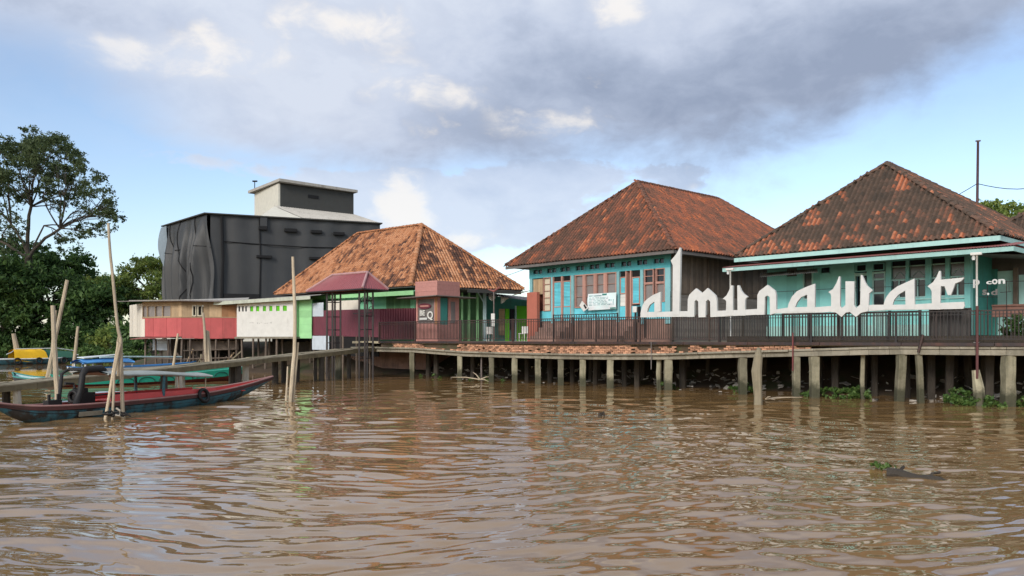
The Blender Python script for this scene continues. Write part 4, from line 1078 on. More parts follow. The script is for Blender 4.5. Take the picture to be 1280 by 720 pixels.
def white_shack():
    c = W(370,400,54.5); l = W(296,400,56.2); u = (c-l).xy; f = Fr((l.x,l.y),tuple(u)); L = u.length
    t = thing('stilt_shack','white walled stilt building with a row of small green vent squares','shack',f.pt(L/2,2,.6))
    z0,z1 = 2.5,5.0
    b = MB(); vents = [(298,300),(302.5,304.5),(306.5,308.5),(312.5,316.5),(320,324),(328.5,332.5),(336.5,340.5),(345,349.5),(353.5,358.5)]
    za,zb = f.z(330,389),f.z(330,382.5); e = [0]+[f.s(q) for a in vents for q in a]+[L]
    b.box(f,0,L,0,.1,z0,za); b.box(f,0,L,0.0,.1,zb,z1)
    for i in range(0,len(e)-1,2): b.box(f,e[i],e[i+1],.002,.098,za,zb)
    b.box(f,.002,.1,.1,6,z0,z1-.02); b.box(f,.1,L-.1,5.9,6,z0,z1)
    b.build('wall', M['white'], t)
    MB().box(f,L-.1,L-.002,.1,6,z0-.15,z1-.02).build('side_wall', M['green'], t)
    b = MB(); hboards(b,f,L+.003,f.s(389.5,.3),z0-.12,z1+.1,.3,.5,.08); b.build('green_wall', M['green'], t)
    for i,(a,q) in enumerate(vents):
        MB().box(f,f.s(a),f.s(q),.06,.09,za,zb).build('vent', M['dark'] if i<3 else M['lime'], t)
    MB().box(f,-.1,L+.1,-.12,.4,z0-.14,z0-.003).build('sill_beam', M['concrete'], t)
    b = MB(); corrug(b,f.pt(-1.6,-.5,f.z(280,377,-.5)),f.pt(L+1.5,-.5,f.z(392,369.5,-.5)),f.pt(-1.6,6.5,5.6),f.pt(L+1.5,6.5,6.0),.15,.02); r = b.build('roof', M['greyroof'], t)
    b = MB(); p,q = f.pt(-1.6,-.52,f.z(280,377,-.5)),f.pt(L+1.5,-.52,f.z(392,369.5,-.5)); d=Vector((0,0,-.24)); vv=Vector((f.v.x,f.v.y,0))*.04
    b.hexa([p+d,q+d,q+d+vv,p+d+vv,p,q,q+vv,p+vv]); b.build('fascia', mat('pale green fascia',(.50,.53,.44),streak=.3), r)
    pts = [f.pt(s,v,0).xy for s in (.3,1.3,2.4,3.3,L-.15) for v in (.15,2.0)]
    stilts(t,pts,-.2,z0-.14,.08)
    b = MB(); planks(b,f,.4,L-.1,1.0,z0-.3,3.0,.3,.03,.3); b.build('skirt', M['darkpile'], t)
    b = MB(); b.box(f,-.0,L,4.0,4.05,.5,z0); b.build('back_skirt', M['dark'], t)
    ink = mat('faded wall scrawl',(.45,.44,.42),streak=0); b = MB(); rd = random.Random(5)
    s = f.s(312); 
    while s < f.s(338): b.box(f,s,s+rd.uniform(.05,.12),-.006,.0-.002,f.z(325,404.5)+rd.uniform(-.03,.05),f.z(325,403.5)+rd.uniform(-.02,.07)); s += .16
    b.build('scrawl', ink, t)
white_shack()

def red_shack():
    c = W(227,397,56.0); f = Fr((c.x,c.y),(.97,.22)); g = Fr((c.x,c.y),(.9,-.43))  # g: s<0 to the left
    t = thing('stilt_shack','red walled stilt shack with a strip of old windows and a white plank end','shack',f.pt(0,2,.4))
    L = f.s(296); Ls = g.s(178); z0,zr,z1 = 2.36,3.86,4.85
    b = MB(); b.box(f,0.003,L,.03,.12,z0+.01,zr-.01,.4); b.box(g,Ls,0,.03,.12,z0+.13,zr-.01,.4); planks(b,f,.003,L,z0,zr,.0,.9,.03,.03); planks(b,g,Ls,0,z0+.12,zr,.0,.62,.03,.04); b.build('wall', M['redwall'], t)
    b = MB(); b.box(f,0,L,-.03,.14,zr,zr+.07); b.box(g,Ls,0,-.03,.14,zr,zr+.07); b.box(f,0,L,0,.12,z1-.1,z1+.2); b.box(g,Ls,-.0,0,.12,z1-.1,z1+.2); b.each('rail_beam', M['tanwood'], t)
    # left strip windows
    xs = [178,184,194,203,213.5]
    for a,q in zip(xs[:-1],xs[1:]): window(t,g,g.s(a),g.s(q),zr+.07,z1-.1,M['tanwood'],M['pane'],fw=.03)
    planks(MB(),g,g.s(213.5),-.02,zr+.07,z1-.1,.03,.35,.04).build('board_panel', M['tanwood'], t)
    planks(MB(),f,.02,f.s(240),zr+.07,z1-.1,.03,.4,.04).build('board_panel', M['tanwood'], t)
    for a,q in ((240,245.5),(246.5,253)): window(t,f,f.s(a),f.s(q),zr+.1,z1-.1,M['cream'],M['dark'],fw=.08)
    planks(MB(),f,f.s(254),f.s(277),zr+.07,z1-.1,.03,.5,.04).build('board_panel', M['tanwood'], t)
    planks(MB(),f,f.s(277),L,zr+.07,z1-.1,.03,.5,.04).build('board_panel', M['plywood'], t)
    e = g.pt(Ls,0,0); h = Fr((e.x,e.y),(.6,-.8)); hs = h.s(162)
    planks(MB(),h,hs,0,2.5,4.95,0,.3,.04).build('end_wall', M['whiteside'], t)
    planks(MB(),g,Ls-.02,g.s(172+9.5),2.5,3.80,-.03,.2,.03).build('corner_boards', M['whiteside'], t)
    b = MB(); P = [g.pt(g.s(160),-.9,5.06),f.pt(-.1,-.75,5.0),f.pt(L+.1,-.6,4.96),f.pt(L+.1,6,5.5),g.pt(Ls-2.5,7,5.45)]
    b.slab(P,.05); roof = b.build('roof', M['zinc'], t)
    b = MB(); b.slab([p+Vector((.3,1.1,.12)) for p in P[:3]]+[p+Vector((0,.5,.12)) for p in P[3:]],.04); b.build('upper_sheet', M['greyroof'], roof)
    b = MB(); b.box(f,.2,L-.1,5.0,5.05,.4,z1); b.box(g,Ls,-.3,4.8,4.85,.4,z1); b.build('back_wall', M['soffit'], t)
    b = MB(); b.box(f,0,L,.2,4.9,z0-.08,z0); b.slab([g.pt(Ls,.1,z0+.04),g.pt(0,.1,z0+.04),g.pt(0,4,z0+.04),g.pt(Ls,4,z0+.04)],.05); b.build('floor', M['darkpile'], t)
    b = MB(); P = [g.pt(Ls-.2,-.9,2.3),g.pt(-.2,-.8,2.42),g.pt(.1,.5,2.52),g.pt(Ls-.2,.5,2.5)]; b.slab(P,.04); b.build('lower_sheet', M['redsheet'], t)
    pts = [g.pt(Ls*k,v,0).xy for k in (.02,.35,.68,.95) for v in (.1,1.5)]+[f.pt(L*k,v,0).xy for k in (.15,.4,.62,.85,.99) for v in (.1,1.6)]
    stilts(t,pts,-.3,z0-.05,.075)
    rd = random.Random(44)
    for k in range(9):
        a = f.pt(L*rd.random(),rd.uniform(-.1,.9),rd.uniform(.3,.7)); MB().tube([a,a+Vector((rd.uniform(-1.2,1.2),0,rd.uniform(.3,1.3)))],.045,5,sq=True).build('loose_board', rd.choice([M['oldwood'],M['plank'],M['tanwood']]), t)
    hboards(MB(),g,Ls,g.s(196),1.5,2.3,.9,.25,.03).build('skirt', M['palesheet'], t)
    hboards(MB(),f,0.2,L,1.55,z0-.15,1.0,.22,.04).build('skirt', M['oldwood'], t)
    b = MB(); b.box(f,0,L,3.0,3.05,.2,z0); b.box(g,Ls,0,2.5,2.55,.2,z0); b.build('back_skirt', M['darkpile'], t)
    b = MB()
    for z in (.9,1.5): b.tube([f.pt(.1,.05,z),f.pt(L,.05,z+.1)],.05,6)
    b.tube([g.pt(Ls,.05,1.0),g.pt(0,.05,.9)],.05,6); b.each('cross_beam', M['oldwood'], t)
red_shack()

# ------------------------------------------------------------------ black tarpaulin building
def tarp_building():
    C = W(263,268,80); Rr = W(475,280,86.7); Lf = W(209,284,89); C.z=Lf.z=Rr.z=(C.z+Lf.z+Rr.z)/3
    t = thing('warehouse','tall windowless building wrapped in black tarpaulin with a small cream upper storey','building',((C.x+Rr.x)/2,(C.y+Rr.y)/2,2.0))
    uf = (Rr-C).xy; f = Fr((C.x,C.y),tuple(uf)); L = uf.length; zt = C.z; zb = W(270,379,80).z
    ul = (C-Lf).xy; g = Fr((Lf.x,Lf.y),tuple(ul)); Lg = ul.length
    rd = random.Random(9)
    def front(u,w):
        s = u*L; z = zb+(zt-zb)*w
        return f.pt(s, -.02+.10*math.sin(s*.9+w*2)*math.sin(w*3.1)-.05*math.sin(s*2.7+w), z)
    b = MB(); b.grid(front,70,30,.5); b.build('front_sheet', M['tarp'], t, smooth=True)
    def side(u,w):
        s = u*Lg; z = zb+.3+(zt-zb-.3)*w
        fold = .9*mnoise.fractal(Vector((s*.62+(1-w)*.55,w*.35,3)),1.0,2.0,3)+.45*mnoise.noise(Vector((s*1.9+(1-w)*1.3,w*.5,8)))+.30*math.sin(s*1.35+(1-w)*1.2+mnoise.noise(Vector((s*.4,w,1)))*1.5)
        env = math.sin(min(1,(1-w)*1.6)*1.57)*(.5+.5*u)
        return g.pt(s+ (1-w)*1.0*(1-u)+.5*(1-w)*u, -fold*env*1.9-.35, z)
    b = MB(); b.grid(side,90,40,.5); b.build('side_sheet', M['tarp'], t, smooth=True)
    b = MB()
    for u in (.22,.47,.8):
        b.tube([side(u+.05*math.sin(w*5),w)-Vector((g.v.x,g.v.y,0))*.08 for w in (i/14 for i in range(15))],.05,5)
    b.tube([side(i/16,.62+.02*math.sin(i))-Vector((g.v.x,g.v.y,0))*.06 for i in range(17)],.035,5)
    b.each('seam', M['seam'], t)
    # billowing flap at the far left edge
    def flap(u,w):
        bow = 1.0*(1-w)**1.6
        return g.pt(-.15+1.6*u+ bow*2.0*(.75-.3*u), -.6-.5*math.sin(w*3.1)*(1-u), zt-.1-(5.0-1.2*u)*(1-w))
    b = MB(); b.grid(flap,8,20,.5); b.grid(lambda u,w: flap(u,w)+Vector((0,.03,0)),8,20,.5); b.build('loose_flap', M['flap'], t, smooth=True)
    b = MB(); b.box(f,.25,L-.1,.4,12,zb-.5,zt-.15,.3); b.build('inner_wall', M['darkgrey'], t)
    b = MB(); b.hexa([g.pt(1.2,.5,zb-1),g.pt(Lg,.5,zb-1),g.pt(Lg,6,zb-1),g.pt(3,6,zb-1),g.pt(1.2,.5,zt-.2),g.pt(Lg,.5,zt-.2),g.pt(Lg,6,zt-.2),g.pt(3,6,zt-.2)]); b.build('core_wall', M['darkgrey'], t)
    # seams and battens
    b = MB()
    for px,wd in ((277,.14),(324,.07)):
        s = f.s(px); b.tube([f.pt(s,-.16,zb),f.pt(s+.12,-.2,(zb+zt)/2),f.pt(s,-.16,zt-.1)],wd,6)
    zz = f.z(330,305); b.tube([f.pt(f.s(279),-.17,f.z(279,302)),f.pt(f.s(324),-.17,f.z(324,305.5)),f.pt(f.s(380),-.17,f.z(380,309)),f.pt(f.s(470),-.17,f.z(470,311))],.05,5)
    b.box(f,f.s(280),f.s(324),-.28,-.18,zb,zb+1.0)
    b.build('seam', M['seam'], t)
    for a,c,y0,y1 in ((323,334,283,288),(355,371,286,290.5),(388,402,288,292),(416,430,290.5,294.5),(320,340,319.5,323),(386,402,321.5,325)):
        b = MB(); s0,s1 = f.s(a),f.s(c); b.box(f,s0,s1,-.42,-.12,f.z((a+c)/2,y1),f.z((a+c)/2,y0)); b.build('vent', M['seam'], t, bevel=.05)
    b = MB(); b.box(f,f.s(325),f.s(333.5),-.3,-.14,f.z(329,283),f.z(329,272)); b.build('hatch', M['tarp'], t)
    # eave strip
    b = MB(); b.slab([g.pt(-.25,-.6,zt),g.pt(Lg+.2,-.7,zt),f.pt(L+.2,-.35,zt),f.pt(L+.2,8,zt),g.pt(-.25,8,zt)],.12); b.build('eave', M['darkgrey'], t)
    # skirting in pale blocks at the base
    b = MB(); b.box(f,-.8,2.6,-.9,-.6,zb-1.2,zb-.1); b.box(f,4.2,12.5,-.9,-.6,zb-1.2,zb+.15); b.box(g,1.6,4.0,-1.6,-1.2,zb-1.0,zb+.4); b.build('base_wall', M['creamwall'], t)
    MB().box(f,-1,L,-.5,.3,1.5,zb-.2).build('lower_wall', M['creamwall'], t)
    # upper storey
    c2 = W(348,229,86.5); r2 = W(442,240,0.001+92.2); l2 = W(318,243,92.5); zu = c2.z
    uf2 = (r2-c2).xy; f2 = Fr((c2.x,c2.y),tuple(uf2)); L2 = f2.s(442); ul2 = (c2-l2).xy; g2 = Fr((c2.x,c2.y),tuple(ul2)); Ll = -g2.s(318)
    zb2 = zt+.02
    b = MB(); b.box(g2,-Ll,-.0,0,.2,zb2,zu); b.build('upper_side_wall', M['creamwall'], t)
    b = MB(); b.box(f2,.02,L2,0,.2,zb2,zu-.05); b.box(f2,L2-.2,L2,.21,5,zb2,zu-.06); b.build('upper_wall', M['darkgrey'], t)
    MB().box(f2,f2.s(385),f2.s(398),-.06,.0-.004,f2.z(391,248),f2.z(391,244)).build('vent', M['seam'], t)
    P = [g2.pt(-Ll-.5,-.6,zu),f2.pt(-.2,-.75,zu+.1),f2.pt(L2+.3,-.45,zu),f2.pt(L2+.3,6,zu),g2.pt(-Ll-.5,6,zu)]
    b = MB(); b.slab(P,.30); b.build('upper_roof', M['greyroof'], t)
    # pale lean-to roof between the storeys
    q0,q1 = f2.pt(-.5,-.02,f2.z(346,257.5)),f2.pt(L2+.1,-.02,f2.z(442,268)); e0,e1 = f.pt(f.s(378),-.2,zt+.16),f.pt(L-.2,-.2,zt+.14)
    b = MB(); corrug(b,e0,e1,q0,q1,.25,.03); lr = b.build('lean_to_roof', M['greyroof'], t)
    b = MB(); b.add([q0-Vector((0,0,.05)),e0-Vector((0,0,.05)),f.pt(f.s(326),-.0,zt+.13),g2.pt(-Ll*.6,-.05,zt+.13)],[(0,1,2,3)],.5); b.build('gable', M['creamwall'], t)
    # antenna
    a = g2.pt(-Ll+.1,0,zu); b = MB(); b.tube([a+Vector((0,0,.2)),a+Vector((0,0,1.35))],.05,6); b.tube([a+Vector((-.25,0,1.4)),a+Vector((.3,0,1.4))],.10,6); b.build('aerial', M['seam'], t)
tarp_building()
# ------------------------------------------------------------------ boardwalk (wharf)
def wharf():
    f = FW; t = thing('boardwalk','long riverside boardwalk with crumbling brick edge on concrete piles','boardwalk',f.pt(-16,3,0))
    sL, sR = f.s(440), 9.0
    b = MB(); b.box(f,sL,sR,.02,14,2.06,DZ); b.build('deck', M['plank'], t)
    b = MB(); 
    s = f.s(474)
    while s < sR: b.box(f,s,min(sR,s+3.0)-.015,-.08,.018,2.085,DZ+.012); s += 3.0
    b.build('edge_channel', M['brownmetal'], t, bevel=.01)
    pxs = [440,515,580,643,700,762,835,894,928,1017,1085,1125,1200,1258,1330,1420]
    bot = [439,440.5,445.5,447.5,449,449.8,449.6,447.8,447,445.3,443.6,443.2,444,444.5,445.5,447]
    b = MB(); lip = MB(); rd = random.Random(6)
    zs = [f.z(px,py) for px,py in zip(pxs,bot)]; ss = [f.s(px) for px in pxs]
    def zbot(s): return float(np.interp(s,ss,zs))
    for i in range(len(ss)-1):
        a,c = ss[i],ss[i+1]; n = 3
        for k in range(n):
            q0,q1 = a+(c-a)*k/n, a+(c-a)*(k+1)/n
            j = rd.uniform(-.012,.012)
            def hx(mb,v0,v1,z0a,z1a,z0b,z1b,gap=0):
                mb.hexa([f.pt(q0+gap,v0,z0a),f.pt(q1-gap,v0,z0b),f.pt(q1-gap,v1,z0b),f.pt(q0+gap,v1,z0a),f.pt(q0+gap,v0,z1a),f.pt(q1-gap,v0,z1b),f.pt(q1-gap,v1,z1b),f.pt(q0+gap,v1,z1a)])
            A,B = zbot(q0),zbot(q1)
            hx(b,.02+j,.32,A,A+.20,B,B+.20)
            if q1 < f.s(1012): hx(lip,-.14+j*2,.36,A+.203,A+.29,B+.203,B+.29,.004)
            else: hx(lip,-.03+j,.22,A+.215,A+.305,B+.215,B+.305,.004)
    b.build('edge_beam', M['concrete'], t, bevel=.015); lip.build('edge_slab', M['concrete'], t, bevel=.012)
    # cross beams & joists
    b = MB()
    for px in (515,574,643,700,763,835,928,1017,1125,1258):
        s = f.s(px); b.box(f,s-.1,s+.1,.33,11,zbot(s)+.02,zbot(s)+.2)
    for v in (2.0,4.0,6.0): b.box(f,sL,sR,v,v+.12,1.90,2.055)
    b.each('cross_beam', M['darkpile'], t)
    # brick courses, partly collapsed
    b = MB(); rd = random.Random(12)
    s0,s1 = f.s(490),f.s(1012)
    for row in range(9):
        s = s0+(.11 if row%2 else 0)
        while s < s1:
            w = .215; zb = zbot(s+w/2)+.292+row*.078; px_ok = True
            prof = .5+1.2*mnoise.noise(Vector((s*.8,0,3)))+.5*mnoise.noise(Vector((s*2.7,0,9)))
            gap = any(a < s < c for a,c in ((f.s(528),f.s(571)),(f.s(842),f.s(858)),(f.s(787),f.s(790))))
            full = s < f.s(790)
            top = 2.05 if full else zbot(s)+.292+.09+max(0,prof)*.35
            top = min(top,2.05)
            if gap: top = zbot(s)+.30+(.06 if rd.random()<.4 else 0)
            if zb+.072 < top+.02 and rd.random() > .03:
                v = rd.uniform(-.02,.025); b.box(f,s+rd.uniform(.002,.008),s+w-.008,v+.0,v+.11,zb,zb+.068+rd.uniform(-.004,.004),rd.random())
            s += w+.012
    b.build('brick_edge', M['bricks'], t)
    MB().box(f,f.s(474),f.s(1012),.14,.24,1.66,2.05).build('backing_wall', M['mud'], t)
    # piles: (px, kind, lean)  front row v=.15
    front = [(515,.2,0),(574.5,.19,0),(614,.2,0),(643,.21,0),(672,.21,0),(700.5,.2,0),(728,.21,0),(762.5,.21,0),(835,.23,0),(928,.22,0),(995,.18,0),(1017.5,.23,0),(1122,.20,-.13),(1153,.14,.14),(1258.5,.25,-.05)]
    rear = [535,546,591,659,688,716,744,781,796,854,1044,1093,1135,1164,1186,1235]
    rd = random.Random(21)
    for px,r,lean in front:
        s = f.s(px,.15); zt = zbot(s)+.01; b = MB(); v = .17
        n = 7; pts = [f.pt(s+lean*(1-i/(n-1))*-1*(-1)+rd.uniform(-.012,.012)-lean,v+rd.uniform(-.01,.01),-1.0+(zt+1.0)*i/(n-1)) for i in range(n)]
        b.tube(pts,[r*rd.uniform(.95,1.06)*.72 for _ in pts],4,sq=True,jit=.03); b.build('pile', M['mossy'], t, bevel=.025)
    for px in rear:
        v = rd.uniform(1.6,2.6); s = f.s(px,v); b = MB(); n=6; lean = rd.uniform(-.1,.1)
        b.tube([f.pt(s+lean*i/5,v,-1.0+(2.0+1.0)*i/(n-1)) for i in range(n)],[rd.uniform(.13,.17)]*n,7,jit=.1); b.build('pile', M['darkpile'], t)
    for k in range(26):
        v = rd.uniform(3.2,6.5); s = rd.uniform(sL,2.5); b = MB(); b.tube([f.pt(s,v,-.2),f.pt(s+rd.uniform(-.1,.1),v,2.04)],[rd.uniform(.1,.16)]*2,7,jit=.1); b.build('pile', M['darkpile'], t)
    for px,r in ((602,.05),(824,.13),(1079,.09)):
        s = f.s(px,.4); b = MB(); b.tube([f.pt(s+.03,.4,-.8),f.pt(s-.04,.42,.7),f.pt(s,.4,zbot(s))],[r,r,r*.9],7,jit=.12); b.build('pile', M['mossy'] if r>.06 else M['zinc'], t)
    # pile with steel pipe clamped on top
    s = f.s(1222.5,.0); b = MB(); b.tube([f.pt(s+.12,-.1,-.9),f.pt(s+.04,-.1,.6),f.pt(s-.05,-.1,1.25)],[.17,.165,.13],6,jit=.12); b.build('pile', M['mossy'], t)
    MB().box(f,sL-14,sR,8.5,8.6,-.2,2.05).build('rear_skirt', M['darkpile'], t)  # left end lengthened out of view to block sky mirrored in the water
    MB().box(f,f.s(905),sR,.28,.40,DZ+.003,DZ+.26).build('kick_board', M['darkpile'], t)
    # back bank of the boardwalk in shade
    return zbot
ZBOT = wharf()
def loose_posts():
    f = FW
    P = WG(947,506); b = MB(); b.tube([P+Vector((0,0,-.8)),P+Vector((.02,0,.3)),P+Vector((-.03,0,1.2)),P+Vector((0.02,.0,1.75)),P+Vector((.05,.0,2.04))],[.17,.15,.165,.14,.06],9,jit=.16)
    o = b.build('mooring_post', M['plank'], None); tag(o,'weathered split timber post standing in the water in front of the boardwalk','post')
    s = f.s(1221.5,-.2); b = MB(); b.tube([f.pt(s,-.2,.95),f.pt(s,-.2,3.5)],.045,8); o = b.build('pipe', mat('rusty red pipe',(.11,.04,.04),streak=.4), None); tag(o,'rusty red steel pipe fixed upright against the boardwalk edge','pipe')
    s = f.s(814,-.13); b = MB(); b.tube([f.pt(s,-.13,.95),f.pt(s,-.13,2.2)],.022,6); o = b.build('pipe', M['zinc'], None); tag(o,'thin grey drain pipe hanging below the boardwalk under the first letter','pipe')
    s = f.s(991,-.13); b = MB(); b.tube([f.pt(s,-.13,1.05),f.pt(s,-.13,2.6)],.03,6); o = b.build('pipe', mat('red pipe',(.16,.045,.045),streak=.3), None); tag(o,'thin red pipe hanging down the broken brick edge','pipe')
    s0,s1 = f.s(1148,-.1),f.s(1154,-.1); b = MB(); b.tube([f.pt(s0,-.12,1.85),f.pt(s1,-.12,2.5)],.05,6); o = b.build('brace_post', M['brownmetal'], None); tag(o,'short slanting brown brace at the foot of the railing','brace')
loose_posts()

# ------------------------------------------------------------------ railings
def railing(pxs, v, ztop, pitch, m, name, label, zb=DZ, pr=.0135, post=.04, double=True):
    f = FW; t = thing(name,label,'railing',f.pt((f.s(pxs[0],v)+f.s(pxs[-1],v))/2,v,zb))
    S = [f.s(p,v) for p in pxs]
    for s in S: MB().box(f,s-post,s+post,v-post,v+post,zb-.02,ztop+.02).build('post', m, t, bevel=.006)
    for a,c in zip(S[:-1],S[1:]):
        b = MB(); q = a+post
        b.box(f,q,c-post,v-.022,v+.022,ztop-.045,ztop); 
        b.box(f,q,c-post,v-.02,v+.02,zb+.12,zb+.155)
        if double: b.box(f,q,c-post,v-.016,v+.016,ztop-.16,ztop-.135)
        b.build('rail', m, t)
        b = MB(); n = max(1,int((c-a)/pitch)); 
        for i in range(1,n):
            s = a+(c-a)*i/n; j = random.uniform(-.006,.006)
            b.box(f,s-pr+j,s+pr+j,v-pr,v+pr,zb+.156,ztop-.046)
        b.build('picket_panel', m, t)
    return t
railing([474,519,576,641],.0,3.39,.115,M['brownmetal'],'railing','brown steel picket railing at the end of the boardwalk beside the kiosk')
railing([641.6,716,800,899],.0,3.39,.112,M['brownmetal'],'railing','brown steel picket railing of the boardwalk in front of the aqua house')
railing([899.8,1014,1120,1221,1340],.0,3.36,.112,M['blackmetal'],'railing','black steel picket railing of the boardwalk in front of the mint house')
railing([692,745,772],1.3,3.62,.15,M['blackmetal'],'fence','black picket fence behind the boardwalk railing under the white banner',post=.03)
railing([979,1011,1048,1074,1112,1150],1.0,3.42,.13,M['blackmetal'],'fence','black picket fence behind the white lettering in front of the mint house',post=.05)
def gate():
    f = FW; v = .6; t = thing('gate','dark grey sheet metal gate under the last white letter','gate',f.pt(f.s(1188,v),v,DZ))
    b = MB(); corrug(b,f.pt(f.s(1163,v),v,DZ+.05),f.pt(f.s(1213,v),v,DZ+.05),f.pt(f.s(1163,v),v,3.42),f.pt(f.s(1213,v),v,3.42),.2,.012); b.build('sheet', M['greysheet'], t)
    b = MB()
    for px in (1162.5,1187,1213.5): b.box(f,f.s(px,v)-.03,f.s(px,v)+.03,v-.045,v-.015,DZ,3.46)
    b.box(f,f.s(1162,v),f.s(1214,v),v-.05,v+.05,3.42,3.47); b.build('frame', M['blackmetal'], t)
gate()

# ------------------------------------------------------------------ white lettering
def sign():
    f = FW; v0 = -.10
    t = thing('lettering_sign','tall white calligraphic sign spelling almunawar along the top of the railing','sign',f.pt(f.s(1000,v0),v0,DZ))
    A = lambda zx,zy: (780+zx/7.111, 320+zy/7.111)
    B = lambda zx,zy: (960+zx/8.0, 320+zy/8.0)
    C = lambda zx,zy: (1080+zx/8.0, 320+zy/8.0)
    D = lambda zx,zy: (780+zx/5.818, 300+zy/5.818)
    L = []
    L.append(([A(145,545),A(150,490),A(165,440),A(182,405),A(212,378),A(260,345),A(325,318),A(325,492),A(285,500),A(285,545)],[[A(205,497),A(212,470),A(228,435),A(270,405),A(270,497)]]))
    L.append(([D(353,545),D(355,183),D(340,150),D(362,125),D(385,95),D(405,55),D(412,55),D(410,200),D(402,545)],[]))
    L.append(([A(565,542),A(567,385),A(580,345),A(610,315),A(640,288),A(695,330),A(742,285),A(790,328),A(815,352),A(825,395),A(828,540),A(768,543),A(766,405),A(748,385),A(728,405),A(724,544),A(662,545),A(660,405),A(642,388),A(626,405),A(624,540)],[]))
    L.append(([A(905,530),A(910,405),A(900,388),A(878,380),A(912,350),A(935,305),A(950,262),A(968,262),A(968,530)],[]))
    L.append(([A(1010,530),A(1007,262),A(1022,260),A(1040,305),A(1062,335),A(1100,362),A(1082,380),A(1076,400),A(1075,530)],[]))
    L.append(([D(968,545),D(970,400),D(985,370),D(1015,348),D(1043,326),D(1072,348),D(1098,368),D(1106,400),D(1108,530),D(1062,545),D(1060,415),D(1042,403),D(1024,415),D(1022,543)],[]))
    L.append(([B(190,560),B(205,480),B(240,405),B(290,352),B(360,318),B(468,276),B(468,560)],[[B(270,512),B(290,462),B(330,412),B(392,385),B(392,508)]]))
    L.append(([B(630,560),B(632,400),B(625,375),B(603,360),B(650,330),B(685,270),B(710,203),B(720,208),B(720,500),B(738,522),B(775,490),B(775,253),B(862,253),B(860,490),B(882,522),B(922,485),B(928,188),B(940,190),B(965,250),B(990,295),B(1046,345),B(1012,375),B(1005,500),B(1000,552),B(930,568),B(880,610),B(818,560),B(780,565),B(735,610),B(680,566)],[]))
    L.append(([C(190,535),C(200,470),C(220,415),C(260,360),C(330,305),C(410,268),C(503,226),C(507,535)],[[C(285,488),C(300,440),C(345,385),C(412,345),C(415,488)]]))
    L.append(([C(680,535),C(676,350),C(660,322),C(635,302),C(690,262),C(725,210),C(750,150),C(765,148),C(768,236),C(1003,215),C(970,252),C(912,275),C(870,388),C(838,392),C(805,302),C(768,302),C(762,470),C(762,535)],[]))
    def extrude(poly, holes, v, th, name):
        P3 = lambda q: f.pt(f.s(q[0],v0), v, f.z(q[0],q[1],v0))
        loops = [[P3(q) for q in poly]]+[[P3(q) for q in h] for h in holes]
        loops2 = [[Vector(((p-f.pt(0,v,0)).dot(Vector((f.u.x,f.u.y,0))),p.z,0)) for p in l] for l in loops]
        tris = tessellate_polygon(loops2); flat = [p for l in loops for p in l]; n = len(flat)
        back = [p+Vector((f.v.x,f.v.y,0))*th for p in flat]
        fs = [tuple(q) for q in tris]+[tuple(i+n for i in q)[::-1] for q in tris]; o = 0
        for l in loops:
            k = len(l); fs += [(o+i,o+(i+1)%k,o+(i+1)%k+n,o+i+n) for i in range(k)]; o += k
        return MB().add(flat+back,fs,.5).build(name, M['signwhite'], t)
    for i,(p,h) in enumerate(L): extrude(p,h,v0-.003*(i%2)-.004,.13+.003*(i%2),'letter')
    bars = [[A(146,543),A(146,505),A(285,498),A(500,490),A(565,490),A(566,540)],[A(827,540),A(827,487),A(905,484),A(1010,480),A(1185,470),A(1186,522)],
            [D(1107,535),D(1107,505),B(200,515),B(200,572),B(20,573)],[B(200,573),B(200,514),B(468,512),B(632,500),B(632,558),B(520,565)],
            [B(1004,552),B(1004,494),C(70,488),C(200,487),C(200,540)],[C(200,541),C(200,488),C(500,484),C(680,472),C(680,535)],[C(680,534),C(680,472),C(760,468),C(1000,458),C(1006,500),C(992,528)]]
    for k,p in enumerate(bars): extrude(p,[],v0+.006+.002*(k%2),.10,'baseline_bar')
    b = MB()
    for px in (806,846,905,960,1010,1052,1110,1170): s=f.s(px,.05); b.box(f,s-.03,s+.03,.042,.085,DZ+.2,f.z(px,393,.05))
    b.each('bracket', M['blackmetal'], t)
sign()
